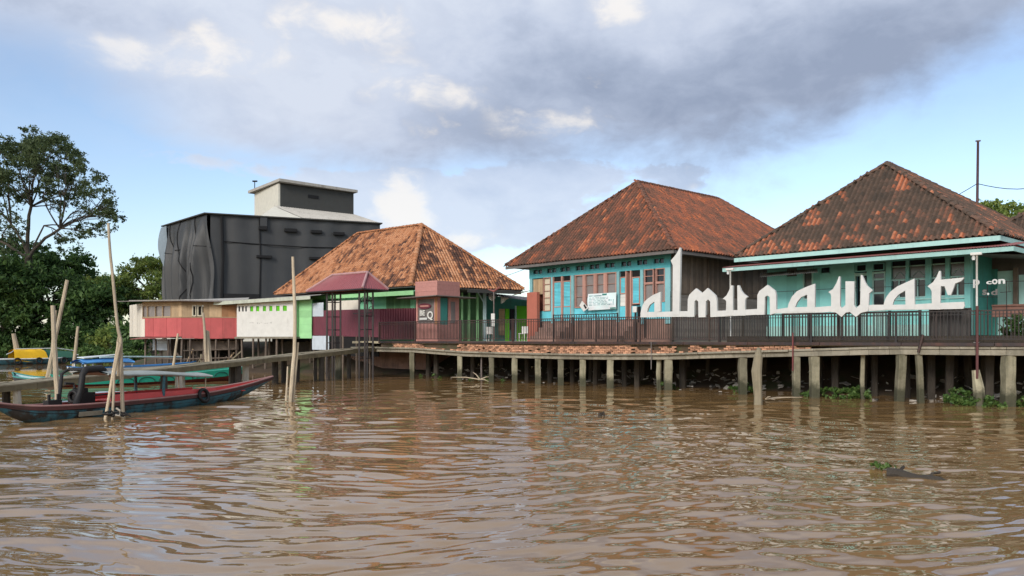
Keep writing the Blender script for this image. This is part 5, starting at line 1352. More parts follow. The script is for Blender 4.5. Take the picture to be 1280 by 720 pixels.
def sign2():
    f = FW; v = .9; t = thing('lettering_sign','small broken white and dark lettering sign on rods beside the white lamp pole','sign',f.pt(f.s(1238,v),v,DZ))
    def text(body,px0,pxw,py0,py1,m):
        cu = bpy.data.curves.new('t','FONT'); cu.body = body; cu.size = 1; cu.extrude = .02; cu.offset=.03
        ob = bpy.data.objects.new('t',cu); COL.objects.link(ob); dg = bpy.context.evaluated_depsgraph_get(); dg.update()
        me = bpy.data.meshes.new_from_object(ob.evaluated_get(dg)); bpy.data.objects.remove(ob)
        xs=[q.co.x for q in me.vertices]; ys=[q.co.y for q in me.vertices]; x0,x1,y0,y1=min(xs),max(xs),min(ys),max(ys)
        s0,s1 = f.s(px0,v),f.s(px0+pxw,v); z0,z1 = f.z(px0,py1,v),f.z(px0,py0,v)
        vs=[f.pt(s0+(q.co.x-x0)/(x1-x0)*(s1-s0), v-q.co.z, z0+(q.co.y-y0)/(y1-y0)*(z1-z0)) for q in me.vertices]
        MB().add(vs,[tuple(p.vertices) for p in me.polygons],.5).build('letter', m, t)
    text('p',1216.5,8,349.5,360,M['signwhite']); text('c',1233,6.5,351.5,355.5,M['signwhite']); text('o',1240,7,349,355.5,M['signwhite']); text('n',1248,8.5,349,355,M['signwhite'])
    text('s',1228,5.5,362,369,M['greydk'] if 'greydk' in M else M['soffit']); text('.',1234,2.5,366,369,M['signwhite']); text('d',1239,8,361.5,369,M['soffit'])
    b = MB()
    for (a,c) in (((1196,354.3),(1216,354.2)),((1256,351.8),(1310,350.5)),((1250,365.5),(1264,364.5)),((1261,352),(1261,364.7)),((1224,371),(1247,371.2))):
        b.tube([f.pt(f.s(a[0],v),v+.03,f.z(a[0],a[1],v)),f.pt(f.s(c[0],v),v+.03,f.z(c[0],c[1],v))],.012,5)
    for px in (1234,1258,1300): b.tube([f.pt(f.s(px,v),v+.04,DZ),f.pt(f.s(px,v),v+.04,f.z(px,352,v))],.014,5)
    b.build('rod', M['blackmetal'], t)
sign2()
def wire_line():
    f = FW; v=.5
    b = MB(); pts=[]
    for px,py in ((838,371),(880,371.5),(960,365.5),(1040,361),(1110,358.5),(1190,355)): pts.append(f.pt(f.s(px,v),v,f.z(px,py,v)))
    b.tube(pts,.010,5)
    for px in (838,992,1075): b.tube([f.pt(f.s(px,v),v,DZ),f.pt(f.s(px,v),v,f.z(px,364,v))],.012,5)
    o = b.build('cable', M['blackmetal'], None); tag(o,'thin black support rod running level behind the white letters','rod')
wire_line()
def lamp(px, py0, py1, v, label):
    f = FW; s = f.s(px,v); zt = f.z(px,py0,v); t = thing('lamp_post',label,'lamp post',f.pt(s,v,DZ))
    b = MB(); b.tube([f.pt(s,v,DZ),f.pt(s,v,zt)],.035,10); b.build('pole', M['white'], t, smooth=True)
    MB().box(f,s-.09,s+.09,v-.09,v+.09,DZ+.002,DZ+.03).build('base_plate', M['white'], t)
    h = MB(); h.box(f,s-.20,s+.16,v-.08,v+.08,zt+.002,zt+.10); h.build('lamp_head', M['white'], t, bevel=.02)
    h = MB(); h.tube([f.pt(s-.10,v-.02,zt-.17),f.pt(s-.10,v-.02,zt-.1),f.pt(s-.10,v-.02,zt-.003)],[.04,.065,.04],10); h.build('bulb', M['signwhite'], t, smooth=True)
lamp(1221,319,424,.35,'slim white lamp post at the end of the white lettering')
lamp(913,338,425,.9,'slim white lamp post half hidden behind the middle white letters')
def mast():
    p0 = W(1220.5,258,46); p1 = W(1222.5,177,46); p0.z -= 4
    t = thing('mast','tall thin rusty steel mast rising behind the mint house roof','mast',(p0.x,p0.y,2.0))
    b = MB(); b.tube([(p0.x,p0.y,2.0),p0,p1],[.10,.09,.065],8); b.build('pole', mat('rusty violet steel',(.16,.09,.10),streak=.3), t, smooth=True)
    b = MB(); b.tube([p1+Vector((-.13,0,.03)),p1+Vector((.14,0,.05))],.05,6); b.build('cap', M['zinc'], t)
    q = W(1221.5,229.5,46)
    for k,(a,lab) in enumerate((((1150,256,62),'overhead wire running left from the rusty mast'),((1330,227,40),'overhead wire running right from the rusty mast'))):
        e = W(*a); b = MB(); pts = [q.lerp(e,i/8)-Vector((0,0,.35*math.sin(i/8*math.pi))) for i in range(9)]; b.tube(pts,.022,5); o = b.build('overhead_wire', M['rubber'], None); tag(o,lab,'wire')
    b = MB(); a = W(596,352,51); e = W(664,333,47); b.tube([a.lerp(e,i/6)-Vector((0,0,.15*math.sin(i/6*math.pi))) for i in range(7)],.015,5); o=b.build('overhead_wire', M['rubber'], None); tag(o,'overhead wire slung between the orange roof and the aqua house','wire')
mast()

# ------------------------------------------------------------------ gangway
G0 = W(468,433.5,48.9); G1 = W(-40,485,26.0)
GD = (G1-G0).xy.normalized(); FG = Fr((G0.x,G0.y),tuple(GD),(-abs(GD.y),abs(GD.x)))
if FG.v.dot(GD) > .01: FG.v = Vector((GD.y,-GD.x))
GLEN = (G1-G0).xy.length
def gz(s): return G0.z+(G1.z-G0.z)*s/GLEN
def gangway():
    f = FG; t = thing('gangway','long narrow plank gangway sloping from the boardwalk down to the boats','gangway',f.pt(GLEN/2,.6,0))
    b = MB(); rd = random.Random(31); W_ = 1.25
    for k in range(5):
        s = -1.0-rd.uniform(0,1)
        while s < GLEN:
            e = min(GLEN,s+rd.uniform(3.2,4.4)); v0 = W_*k/5+.01; v1 = W_*(k+1)/5-.01; j = rd.uniform(-.015,.015); n=4
            for i in range(n):
                a,c = s+(e-s)*i/n, s+(e-s)*(i+1)/n
                za = gz(a)+j-.03*math.sin(math.pi*i/n); zc = gz(c)+j-.03*math.sin(math.pi*(i+1)/n); ep = .006 if i==n-1 else 0
                b.hexa([f.pt(a,v0,za-.05),f.pt(c-ep,v0,zc-.05),f.pt(c-ep,v1,zc-.05),f.pt(a,v1,za-.05),f.pt(a,v0,za),f.pt(c-ep,v0,zc),f.pt(c-ep,v1,zc),f.pt(a,v1,za)],.3+.1*k)
            s = e
    b.build('plank_deck', M['plank'], t)
    b = MB()
    for v0 in (.02,1.1):
        for i in range(12):
            a,c = GLEN*i/12-.4,GLEN*(i+1)/12-.41; j = rd.uniform(-.015,.015)
            b.hexa([f.pt(a,v0,gz(a)-.27+j),f.pt(c,v0,gz(c)-.27+j),f.pt(c,v0+.10,gz(c)-.27+j),f.pt(a,v0+.10,gz(a)-.27+j),f.pt(a,v0,gz(a)-.075),f.pt(c,v0,gz(c)-.075),f.pt(c,v0+.10,gz(c)-.075),f.pt(a,v0+.10,gz(a)-.075)])
    b.build('stringer', mat('mossy stringer beam',(.20,.17,.10),streak=.6,var=.3,bump=.4), t)
    pale = M['mossy']; bone = mat('pale bleached pile',(.46,.43,.36),streak=.5,dirtcov=.7,bump=.4)
    for px,m_,r in ((21,bone,.13),(8,M['darkpile'],.13),(205,M['darkpile'],.15),(223,bone,.15),(229,bone,.08),(290,M['darkpile'],.15),(298,M['darkpile'],.16),(307,bone,.17),(344,M['darkpile'],.17),(355,M['darkpile'],.16),(372,M['darkpile'],.13),(394,M['darkpile'],.1),(402,M['darkpile'],.15),(423,pale,.2),(411,M['oldwood'],.09),(436,M['darkpile'],.12)):
        v = rd.choice((.2,.5,.9)); s = f.s(px,v); z = gz(s)-.27; b = MB()
        b.tube([f.pt(s+rd.uniform(-.1,.1),v,-1),f.pt(s,v,z*.5),f.pt(s,v,z)],[r*1.05,r,r*.95],8,jit=.1); b.build('pile', m_, t)
gangway()

# ------------------------------------------------------------------ poles in the water
def bpole(pts, r, label, m='bamboo', base=True, group=None):
    b = MB(); pts = [Vector(p) for p in pts]; 
    fine = []
    for p,q in zip(pts[:-1],pts[1:]):
        k = max(2,int((q-p).length/.45))
        for i in range(k): fine.append(p.lerp(q,i/k)+Vector((random.uniform(-.008,.008),random.uniform(-.008,.008),0)))
    fine.append(pts[-1]); n=len(fine); r=(r[0]*.85,r[1]*.85)
    b.tube(fine,[r[0]+(r[1]-r[0])*i/(n-1) for i in range(n)],8,jit=.06)
    o = b.build('bamboo_pole', M[m], None); tag(o,label,'pole',group); return o
def PW(px,py,Y): return W(px,py,Y)
bpole([PW(154,526,23.4),PW(150.5,424,23.5),PW(146.5,405,23.5),PW(138,320,23.6),PW(135.5,279,23.7)],(.07,.045),'tallest bleached pole rising from the water beside the red boat')
bpole([PW(131.5,524,23.2),PW(141,468,23.3),PW(148,428,23.35)],(.055,.045),'short bamboo stake leaning right against the tallest pole')
bpole([PW(140.5,524,23.1),PW(143,468,23.2),PW(150.5,430,23.28)],(.045,.04),'thin bamboo stake between the leaning stake and the tallest pole')
bpole([PW(148,470,23.6),PW(147,428,23.6),PW(149,418,23.62)],(.05,.04),'short splintered bamboo piece lashed to the tallest pole')
bpole([PW(362.5,503,29.2),PW(368,440,29.4),PW(369,400,29.4),PW(366,321,29.5)],(.095,.06),'thick bamboo pole standing in the water before the white stilt building')
bpole([PW(366.5,503,29.3),PW(372.5,428,29.5)],(.06,.05),'short bamboo stake strapped to the thick bamboo pole')
bpole([PW(357.8,501,29.1),PW(359.5,458,29.2)],(.055,.03),'low broken stake at the foot of the thick bamboo pole')
bpole([PW(72.5,505,26.2),PW(68,430,26.3),PW(66,382,26.4)],(.10,.085),'upright bamboo pole left of the red boat engine')
bpole([PW(58.5,476,38),PW(84,350,38.3)],(.11,.10),'long bamboo pole leaning right behind the gangway')
bpole([PW(62,476,38),PW(69.5,388,38.3)],(.10,.08),'shorter bamboo pole crossing the long leaning pole')
bpole([PW(92,459,64),PW(97.5,408,64)],(.17,.12),'grey pole between the yellow boat and the blue canopy boat')
bpole([PW(21,438,73),PW(17,417,73)],(.28,.2),'pale stub pole behind the yellow tarpaulin boat')
bpole([PW(258,458,41),PW(256,420,41),PW(254,391,41.2)],(.10,.07),'tallest of three bleached stakes in front of the red shack',m='bamboo')
bpole([PW(261.5,458,41),PW(258.5,413,41.2)],(.10,.08),'middle stake of three in front of the red shack')
bpole([PW(264,458,41.1),PW(260.5,414,41.3)],(.08,.06),'shortest right stake of three in front of the red shack')
bpole([PW(216,462,46),PW(222.5,417,46)],(.10,.07),'pale stake leaning beside the left end of the red shack')
def lashing():
    P = PW(143,517,22.95); b = MB(); rd = random.Random(8)
    for k in range(9):
        a = P+Vector((rd.uniform(-.35,.25),rd.uniform(-.05,.05),rd.uniform(-.06,.06))); b.tube([a,a+Vector((rd.uniform(.08,.2),0,rd.uniform(-.05,.08))),a+Vector((rd.uniform(.2,.34),.03,rd.uniform(-.06,.05)))],.028,5,tint=rd.random())
    o = b.build('rope_tangle', M['rubber'], None); tag(o,'dark rope tangle tying the stakes together at the water line','rope')
    b = MB(); q = P+Vector((.05,-.03,.06)); b.tube([q+Vector((.02,0,.1)),q+Vector((.13,0,.03)),q+Vector((.12,0,-.12)),q+Vector((.0,0,-.1))],.03,6); o = b.build('rope', M['rope'], None); tag(o,'loop of white rope on the stakes beside the red boat','rope')
lashing()

# ------------------------------------------------------------------ boats
def sect(fr, a, hb, zk, zg, sh=1.0, inset=0.0, lift=0.0):
    hb2 = max(.008,hb-inset); zk2 = min(zk+lift, zg-.02)
    return [fr.pt(a,-hb2,zg),fr.pt(a,-hb2*.95,zg*.55+zk2*.45),fr.pt(a,-hb2*.66,zg*.12+zk2*.88),fr.pt(a,0,zk2),fr.pt(a,hb2*.66,zg*.12+zk2*.88),fr.pt(a,hb2*.95,zg*.55+zk2*.45),fr.pt(a,hb2,zg)]
def dens(st, k=5):
    st = np.array(st); n=len(st); x=np.arange(n); xi=np.linspace(0,n-1,(n-1)*k+1)
    # catmull-rom
    out=[]
    for q in xi:
        i=min(int(q),n-2); u=q-i; p0,p1,p2,p3=st[max(i-1,0)],st[i],st[i+1],st[min(i+2,n-1)]
        out.append(.5*((2*p1)+(-p0+p2)*u+(2*p0-5*p1+4*p2-p3)*u*u+(-p0+3*p1-3*p2+p3)*u**3))
    return out
def hull(t, fr, st, mo, mi, mg, gw=.05, band=None):
    S = dens(st); n = len(S); b = MB(); vs=[]
    for a,hb,zk,zg in S: vs += sect(fr,a,max(hb,.02),zk,zg)
    fs = [(i*7+j,i*7+j+1,(i+1)*7+j+1,(i+1)*7+j) for i in range(n-1) for j in range(6)]
    fs += [tuple(range(7)),tuple(range((n-1)*7,n*7))]
    b.add(vs,fs,.5); h = b.build('hull', mo, t, smooth=True)
    b = MB(); vs=[]; Si=[q for q in S if q[1]>.09]; ni=len(Si)
    for a,hb,zk,zg in Si: vs += sect(fr,a,hb,zk,zg-.005,inset=.045,lift=.06)
    b.add(vs,[(i*7+j,i*7+j+1,(i+1)*7+j+1,(i+1)*7+j) for i in range(ni-1) for j in range(6)],.5); b.build('lining', mi, t, smooth=True)
    b = MB()
    for sd in (-1,1):
        b.tube([fr.pt(a,sd*max(hb-.02,.01),zg+.012) for a,hb,zk,zg in S],gw*.7,6)
    b.build('gunwale', mg, t, smooth=True)
    for fr_ in (.34,.62):
        b = MB()
        for sd in (-1,1): b.tube([fr.pt(a,sd*max(hb*(1-.05*fr_/.5*1.0)+.008,.02),zg-(zg-zk)*fr_*.62) for a,hb,zk,zg in S],.011,4)
        b.build('plank_seam', M['rubber'], t)
    if band:
        b = MB()
        for sd in (-1,1):
            for i in range(n-1):
                (a,hb,zk,zg),(a2,hb2,zk2,zg2)=S[i],S[i+1]
                b.add([fr.pt(a,sd*(hb+.012),zg-.01),fr.pt(a2,sd*(hb2+.012),zg2-.01),fr.pt(a2,sd*(hb2+.008),zg2-.11),fr.pt(a,sd*(hb+.008),zg-.11)],[(0,1,2,3)],.5)
        b.build('sheer_strake', band, t)
    return h
def red_boat():
    f = Fr((-13.7,22.15),(.33,.944),(-.944,.33)); t = thing('longboat','long blue black wooden boat with red interior and grey canopy moored at the stakes','boat',f.pt(4.5,0,0))
    st = [(-.85,.04,.44,.60),(-.3,.16,.13,.50),(.3,.36,-.08,.43),(1.5,.58,-.22,.39),(4,.72,-.25,.38),(6.5,.66,-.22,.40),(8.3,.46,-.08,.48),(9.6,.27,.18,.58),(10.6,.13,.45,.69),(11.3,.03,.66,.77)]
    hull(t,f,st,M['hullblue'],M['boatred'],mat('worn pink gunwale',(.40,.22,.20),streak=.5,dirtcov=.7),.05,mat('dull red strake',(.10,.035,.032),streak=.5))
    b = MB(); 
    for a in (.6,1.2,7.6,8.2,8.8): b.box(f,a,a+.22,-.42,.42,.34,.37)
    b.each('thwart', M['boatred'], t)
    b = MB(); P = [f.pt(2.6,-.66,.41),f.pt(7.1,-.60,.42),f.pt(7.1,.60,.42),f.pt(2.6,.66,.41)]; b.slab(P,.03)
    for sd in (-1,1): b.hexa([f.pt(2.5,sd*.60,.40),f.pt(7.2,sd*.54,.40),f.pt(7.2,sd*.57,.40),f.pt(2.5,sd*.63,.40),f.pt(2.5,sd*.56,.62),f.pt(7.2,sd*.50,.56),f.pt(7.2,sd*.53,.56),f.pt(2.5,sd*.59,.62)])
    b.build('cabin_deck', M['boatred'], t)
    b = MB(); b.slab([f.pt(5.2,-.52,.452),f.pt(5.9,-.5,.452),f.pt(5.9,-.3,.452),f.pt(5.2,-.3,.452)],.02); b.build('worn_patch', M['boatwhite'], t)
    # canopy
    def cf(u,w): a = 2.2+4.6*u; return f.pt(a,-.72+1.44*w,1.30-.26*u+.10*math.sin(w*math.pi)-.02*math.sin(u*9))
    b = MB(); b.grid(cf,20,8,.5); b.grid(lambda u,w: cf(u,w)-Vector((0,0,.05)),20,8,.5); b.tube([cf(i/20,0)-Vector((0,0,.025)) for i in range(21)],.035,5); b.tube([cf(i/20,1)-Vector((0,0,.025)) for i in range(21)],.03,5); b.tube([cf(1,i/8)-Vector((0,0,.025)) for i in range(9)],.03,5)
    c = b.build('canopy', M['greycanopy'], t, smooth=True)
    for a,sd,m_,r in ((4.6,-1,M['hullblue'],.05),(4.6,1,M['hullblue'],.05),(6.6,-1,M['bamboo'],.02),(6.6,1,M['bamboo'],.02),(2.5,-1,M['hullblack'],.04),(2.5,1,M['hullblack'],.04)):
        u=(a-2.2)/4.6; top=cf(u,.08 if sd<0 else .92); MB().tube([f.pt(a,sd*.58,.4),top-Vector((0,0,.05))],r,6).build('canopy_post', m_, t)
    # engine and stern frame
    b = MB(); b.box(f,1.6,2.2,-.22,.22,.4,.72); b.box(f,1.7,2.0,-.15,.15,.72,.86); b.tube([f.pt(1.65,.0,.86),f.pt(1.65,.05,1.0),f.pt(1.4,.1,1.02)],.04,6); b.ring(f.pt(1.55,-.05,.62),(f.u.x,f.u.y,0),.16,.05); b.build('engine', M['rubber'], t, bevel=.03)
    b = MB(); b.tube([f.pt(1.35,-.35,.35),f.pt(1.5,-.4,.8),f.pt(1.55,-.42,1.28),f.pt(1.7,-.38,1.42),f.pt(2.3,-.34,1.44),f.pt(2.5,-.3,1.38)],[.09,.09,.09,.11,.11,.05],8); b.tube([f.pt(1.4,.35,.35),f.pt(1.55,.4,1.3),f.pt(1.75,.36,1.42),f.pt(2.4,.3,1.42)],.05,6); b.tube([f.pt(1.7,-.38,1.42),f.pt(1.75,.36,1.42)],.05,6); b.tube([f.pt(2.3,-.34,1.42),f.pt(2.4,.3,1.40)],.05,6)
    b.build('stern_frame', M['rubber'], t, smooth=True)
    b = MB(); b.tube([f.pt(2.55,-.33,1.36),f.pt(2.62,-.35,1.1),f.pt(2.68,-.36,.95)],.02,5); b.tube([f.pt(2.66,-.36,1.02),f.pt(2.72,-.36,.85),f.pt(2.66,-.36,.70)],[.04,.11,.05],7); b.build('bag', mat('grubby pink cloth',(.45,.32,.27),streak=.3), t, smooth=True)
    b = MB(); b.box(f,1.9,2.9,-.5,-.46,.62,.66); b.box(f,.55,.62,-.25,-.2,.4,.75); b.box(f,.85,.92,-.25,-.2,.4,.75); b.box(f,.5,.95,-.3,-.1,.4,.58); b.each('fitting', M['rubber'], t)
    b = MB(); b.slab([f.pt(1.25,-.60,.06),f.pt(2.05,-.64,.05),f.pt(2.05,-.67,.17),f.pt(1.25,-.62,.18)],.02); b.build('patch', M['concrete'], t)
    o = MB().ring(f.pt(6.35,-.74,.34),(-f.v.x,-f.v.y,.25),.22,.065).build('tyre_fender', M['rubber'], None, smooth=True); tag(o,'black tyre fender hanging on the side of the red lined boat','tyre')
red_boat()
def green_boat():
    f = Fr((-21.6,38.0),(.62,.785),(-.785,.62)); t = thing('longboat','jade green wooden boat with scalloped trim lying behind the gangway','boat',f.pt(4,0,0))
    st = [(-.6,.05,.35,.62),(.2,.3,0,.52),(1.6,.6,-.2,.48),(4.5,.75,-.25,.5),(7.5,.7,-.2,.58),(9.3,.6,-.05,.72),(9.6,.58,.05,.74)]
    hull(t,f,st,M['hullred'],M['boatgreen'],mat('light jade gunwale',(.10,.52,.40),streak=.3),.05)
    S = dens(st); b = MB()
    for i in range(len(S)-1):
        (a,hb,zk,zg),(a2,hb2,zk2,zg2)=S[i],S[i+1]
        for sd in (-1,1): b.hexa([f.pt(a,sd*(hb+.005),zg-.36),f.pt(a2,sd*(hb2+.005),zg2-.36),f.pt(a2,sd*(hb2+.03),zg2-.36),f.pt(a,sd*(hb+.03),zg-.36),f.pt(a,sd*(hb+.005),zg),f.pt(a2,sd*(hb2+.005),zg2),f.pt(a2,sd*(hb2+.03),zg2),f.pt(a,sd*(hb+.03),zg)],.5)
    b.build('side_board', M['boatgreen'], t)
    b = MB(); arr=np.array(S)
    for k in range(7):
        a0 = 2.2+k*1.05; pts=[]
        for i in range(9):
            th=math.pi*i/8; a=a0+.42-.42*math.cos(th); hb=float(np.interp(a,arr[:,0],arr[:,1])); zg=float(np.interp(a,arr[:,0],arr[:,3])); pts.append(f.pt(a,-(hb+.04),zg-.34+.24*math.sin(th)))
        b.tube(pts,.03,5)
    b.build('scallop_trim', mat('dark green trim',(.01,.09,.07),streak=.2), t)
    b = MB(); b.box(f,9.55,9.62,-.6,.6,.05,.75); b.build('transom', M['boatwhite'], t)
green_boat()
def canopy_boat():
    A = W(97,466,50); B = W(232,462,56); f = Fr((A.x,A.y),tuple((B-A).xy)); L=(B-A).xy.length; t = thing('canopy_boat','white hulled boat with a bright blue canopy behind the gangway','boat',f.pt(L/2,0,0))
    st = [(-.6,.1,.3,.6),(.3,.45,-.1,.5),(2.5,.75,-.2,.48),(5,.7,-.15,.52),(L,.3,.1,.62),(L+.8,.04,.5,.72)]
    hull(t,f,st,M['boatwhite'],M['boatblue'],M['boatblue'],.06)
    zc = f.z(120,452); 
    def cf(u,w): return f.pt(f.s(96)+ (f.s(160)-f.s(96))*u, -.8+1.6*w, zc+.16*math.sin(w*math.pi)+.06*math.sin(u*3.1))
    b = MB(); b.grid(cf,14,8,.5); b.grid(lambda u,w: cf(u,w)-Vector((0,0,.10)),14,8,.5)
    for w in (0,1): b.tube([cf(i/14,w)-Vector((0,0,.06)) for i in range(15)],.07,5)
    b.build('canopy', M['boatblue'], t, smooth=True)
    for u in (.06,.20,.8,.97):
        for w in (.06,.94): MB().tube([f.pt(f.s(96)+(f.s(160)-f.s(96))*u,-.8+1.6*w,.45),cf(u,w)-Vector((0,0,.08))],.06,5).build('canopy_post', M['boatwhite'], t)
    b = MB(); b.tube([f.pt(f.s(118),-.7,zc+.28),f.pt(f.s(150),-.7,zc+.3),f.pt(f.s(225),-.2,zc+.20)],.06,6); b.build('pole', M['paleblue'], t)
    b = MB(); b.slab([f.pt(f.s(100),-.5,zc+.22),f.pt(f.s(140),-.5,zc+.40),f.pt(f.s(158),.3,zc+.45),f.pt(f.s(100),.4,zc+.26)],.05); b.build('roof_tarp', M['boatwhite'], t)
canopy_boat()
def yellow_boat():
    A = W(-25,457,70); B = W(92,452,76); f = Fr((A.x,A.y),tuple((B-A).xy)); L=(B-A).xy.length; t = thing('tarp_boat','dark blue boat with a bright yellow tarpaulin shelter by the far bank','boat',f.pt(L/2,0,0))
    st = [(-.8,.1,.3,.6),(.5,.6,-.1,.5),(3,.9,-.2,.5),(6,.9,-.2,.52),(L-1,.6,0,.6),(L+.4,.06,.4,.8)]
    hull(t,f,st,M['hullblue'],M['hullblack'],M['boatwhite'],.09)
    s0,s1 = f.s(14),f.s(52); zt = f.z(30,437.5); zb_ = f.z(30,451.5)
    def cf(u,w):
        a=-1.0+2.0*w; prof=1-abs(a)**7
        return f.pt(s0+(s1-s0)*u+(.35*(1-prof) if u>.5 else -.0), a*.85*(1.05-.1*prof), zb_+(zt-zb_)*prof**.55+.05*math.sin(u*10+w*6))
    b = MB(); b.grid(cf,16,14,.5); b.grid(lambda u,w: cf(u,w)+Vector((0,0,.03)),16,14,.5); b.build('tarpaulin', M['yellow'], t, smooth=True)
    b = MB(); b.tube([f.pt(s0-.6,-.7,.95),f.pt(s0-.2,-.6,zt-.2),f.pt(s0+.3,-.3,zt+.1),f.pt(s1+1.2,-.3,zt+.15),f.pt(L,0,zt-.1)],.045,5); b.build('awning_pole', M['boatwhite'], t)
    for px in (17,44,75): 
        o = MB().ring(f.pt(f.s(px),-1.0,.32),(-f.v.x,-f.v.y,.1),.25,.08).build('tyre_fender', M['rubber'], None, smooth=True)
        tag(o,{17:'tyre fender under the left edge of the yellow tarpaulin',44:'tyre fender under the right edge of the yellow tarpaulin',75:'tyre fender right of the yellow tarpaulin'}[px],'tyre')
    b = MB(); a0,a1=f.s(54),f.s(88)
    def nf(u,w): a=-1+2*w; return f.pt(a0+(a1-a0)*u,a*.8,.55+(zt-.55)*(1-abs(a)**2.2)*(1-.25*u))
    b.grid(nf,12,10,.5); b.grid(lambda u,w: nf(u,w)+Vector((0,0,.02)),12,10,.5); b.build('net_cover', mat('green net',(.03,.12,.08),streak=.3), t, smooth=True)
yellow_boat()
def skiff():
    A = W(20,477,43.5); B = W(75,480,39.5); f = Fr((A.x,A.y),tuple((B-A).xy)); t = thing('skiff','small teal skiff with a dark upturned prow behind the gangway','boat',f.pt(2,0,0))
    L=(B-A).xy.length+2
    st = [(-.5,.04,.34,.46),(.4,.25,.05,.36),(1.6,.5,-.12,.28),(L-1.5,.5,-.12,.28),(L,.2,.1,.4)]
    hull(t,f,st,M['hullblack'],M['paleblue'],M['teal'],.06)
skiff()

# ------------------------------------------------------------------ vegetation
def leaves(name, m, clusters, size, parent, per=1.0, sub=9, seed=0, flat=.6, aspect=.45):
    r = np.random.default_rng(seed); C=[];
    for (c,rad,n) in clusters:
        c=np.array(c,dtype=float); rad=np.array(rad,dtype=float)
        k=max(3,int(sub)); d=r.normal(size=(k,3)); d/=np.linalg.norm(d,axis=1)[:,None]
        sc=c+d*rad*(r.uniform(.45,1.0,(k,1)))
        n=int(n*per); idx=r.integers(0,k,n)
        C.append(sc[idx]+r.normal(size=(n,3))*rad*.20)
    C=np.concatenate(C); n=len(C)
    nr=r.normal(size=(n,3))*np.array([1,1,flat])+np.array([0,0,.55]); nr/=np.linalg.norm(nr,axis=1)[:,None]
    a=np.cross(nr,r.normal(size=(n,3))); a/=np.linalg.norm(a,axis=1)[:,None]; b=np.cross(nr,a)
    L=(size*r.uniform(.6,1.35,n))[:,None]
    p0=C-a*L*.5; p2=C+a*L*.5-nr*L*.12; p1=C+b*L*aspect*.5+nr*L*.06; p3=C-b*L*aspect*.5+nr*L*.06
    V=np.stack([p0,p1,p2,p3],1).reshape(-1,3); Q=np.arange(n*4).reshape(-1,4)
    o0 = np.array(parent['_o']) if parent is not None else C.mean(0)
    return np_mesh(name, V, Q, m, tint=r.random(n), origin=o0, parent=parent)
def limb(mb, p, q, r0, r1, rd, sag=.12, n=5):
    p=Vector(p); q=Vector(q); L=(q-p).length; pts=[]
    off=Vector((rd.uniform(-1,1),rd.uniform(-1,1),rd.uniform(-.3,.9)))*L*sag
    for i in range(n+1):
        u=i/n; pts.append(p.lerp(q,u)+off*math.sin(u*math.pi)+Vector((rd.uniform(-1,1),rd.uniform(-1,1),rd.uniform(-1,1)))*L*.015*(0<i<n))
    mb.tube(pts,[r0+(r1-r0)*i/n for i in range(n+1)],6,cap=False); return pts
def rain_tree():
    Y=104; rd=random.Random(3); base=W(34,352,Y); base.z=2
    t=thing('rain_tree','tall spreading tree with an airy umbrella crown and bare forking limbs','tree',base)
    b=MB(); fork=W(36,322,Y); b.tube([base,base.lerp(fork,.5)+Vector((.2,0,0)),fork],[.75,.62,.46],9,jit=.08)
    mains=[(W(39,258,Y),.24),(W(75,286,Y-2),.21),(W(14,280,Y+2),.16),(W(55,282,Y+4),.14),(W(-20,290,Y-1),.2)]
    tips=[]
    for q,r in mains:
        p=limb(b,fork,q,r*1.1,r*.75,rd,.1); tips.append((Vector(q),r*.75))
    cl=[]
    spots=[(55,188,18),(25,185,17),(5,192,18),(80,197,17),(98,212,15),(115,232,14),(130,245,12),(45,205,16),(70,218,16),(18,214,16),(-8,214,20),(-25,200,20),(92,236,14),(110,258,12),(128,268,12),(143,272,8),(55,238,12),(30,238,12),(10,240,12),(-10,250,18),(118,285,9),(100,290,9),(5,270,12),(20,292,11),(-15,280,16),(72,255,10),(-40,230,25),(-60,260,25),(-50,205,25),(135,258,8),(78,300,9),(4,308,11),(40,178,12),(66,180,12)]
    for (px,py,r) in spots:
        cc=[]
        for k in range(12):
            q=W(px+rd.gauss(0,r*.8),py+rd.gauss(0,r*.62),Y+rd.uniform(-11,11)); rr=r*Y/F*rd.uniform(.3,.6)
            cl.append((q,(rr*1.25,rr*1.5,rr*.95),(120 if py<225 else 66 if py<245 else 36))); cc.append(q)
        c=W(px,py,Y+rd.uniform(-5,5))
        src=min(tips,key=lambda q:(q[0]-c).length); pts=limb(b,src[0],c,min(src[1],.11),.03,rd,.12,6)
        for q in cc[:7]:
            a=pts[rd.randint(2,5)]; limb(b,a,q,.038,.015,rd,.12,3)
    b.build('trunk',M['trunk'],t,smooth=True)
    leaves('crown',M['leaf_rain'],cl,.40,t,seed=4,sub=9,flat=1.0,aspect=.4)
rain_tree()
def bushy_tree(cx, cy, rpx, Y, name, label, m, n=5200, seed=0, size=.6, squash=.85, skirt=True):
    rd=random.Random(seed); c=W(cx,cy,Y); R_=rpx*Y/F; base=Vector((c.x,c.y,1.2)); t=thing(name,label,'tree',base,'trees along the far bank')
    b=MB(); top=c-Vector((0,0,R_*.25)); b.tube([base,base.lerp(top,.5)+Vector((rd.uniform(-.4,.4),0,0)),top],[R_*.07+.1,R_*.055+.08,R_*.035+.06],8,jit=.08)
    cl=[]; k=18
    for i in range(k):
        th=rd.uniform(0,6.28); z=rd.uniform(-.75,1); rr=math.sqrt(max(0,1-z*z*.9)); q=c+Vector((math.cos(th)*rr*R_*.72,math.sin(th)*rr*R_*.72,z*R_*squash*.75))
        limb(b,top,q,R_*.03+.04,.03,rd,.12,4); s=R_*rd.uniform(.28,.46); cl.append((q,(s,s,s*.75),n//k))
    b.build('trunk',M['trunk'],t,smooth=True); leaves('crown',m,cl,size,t,seed=seed+50,sub=12)
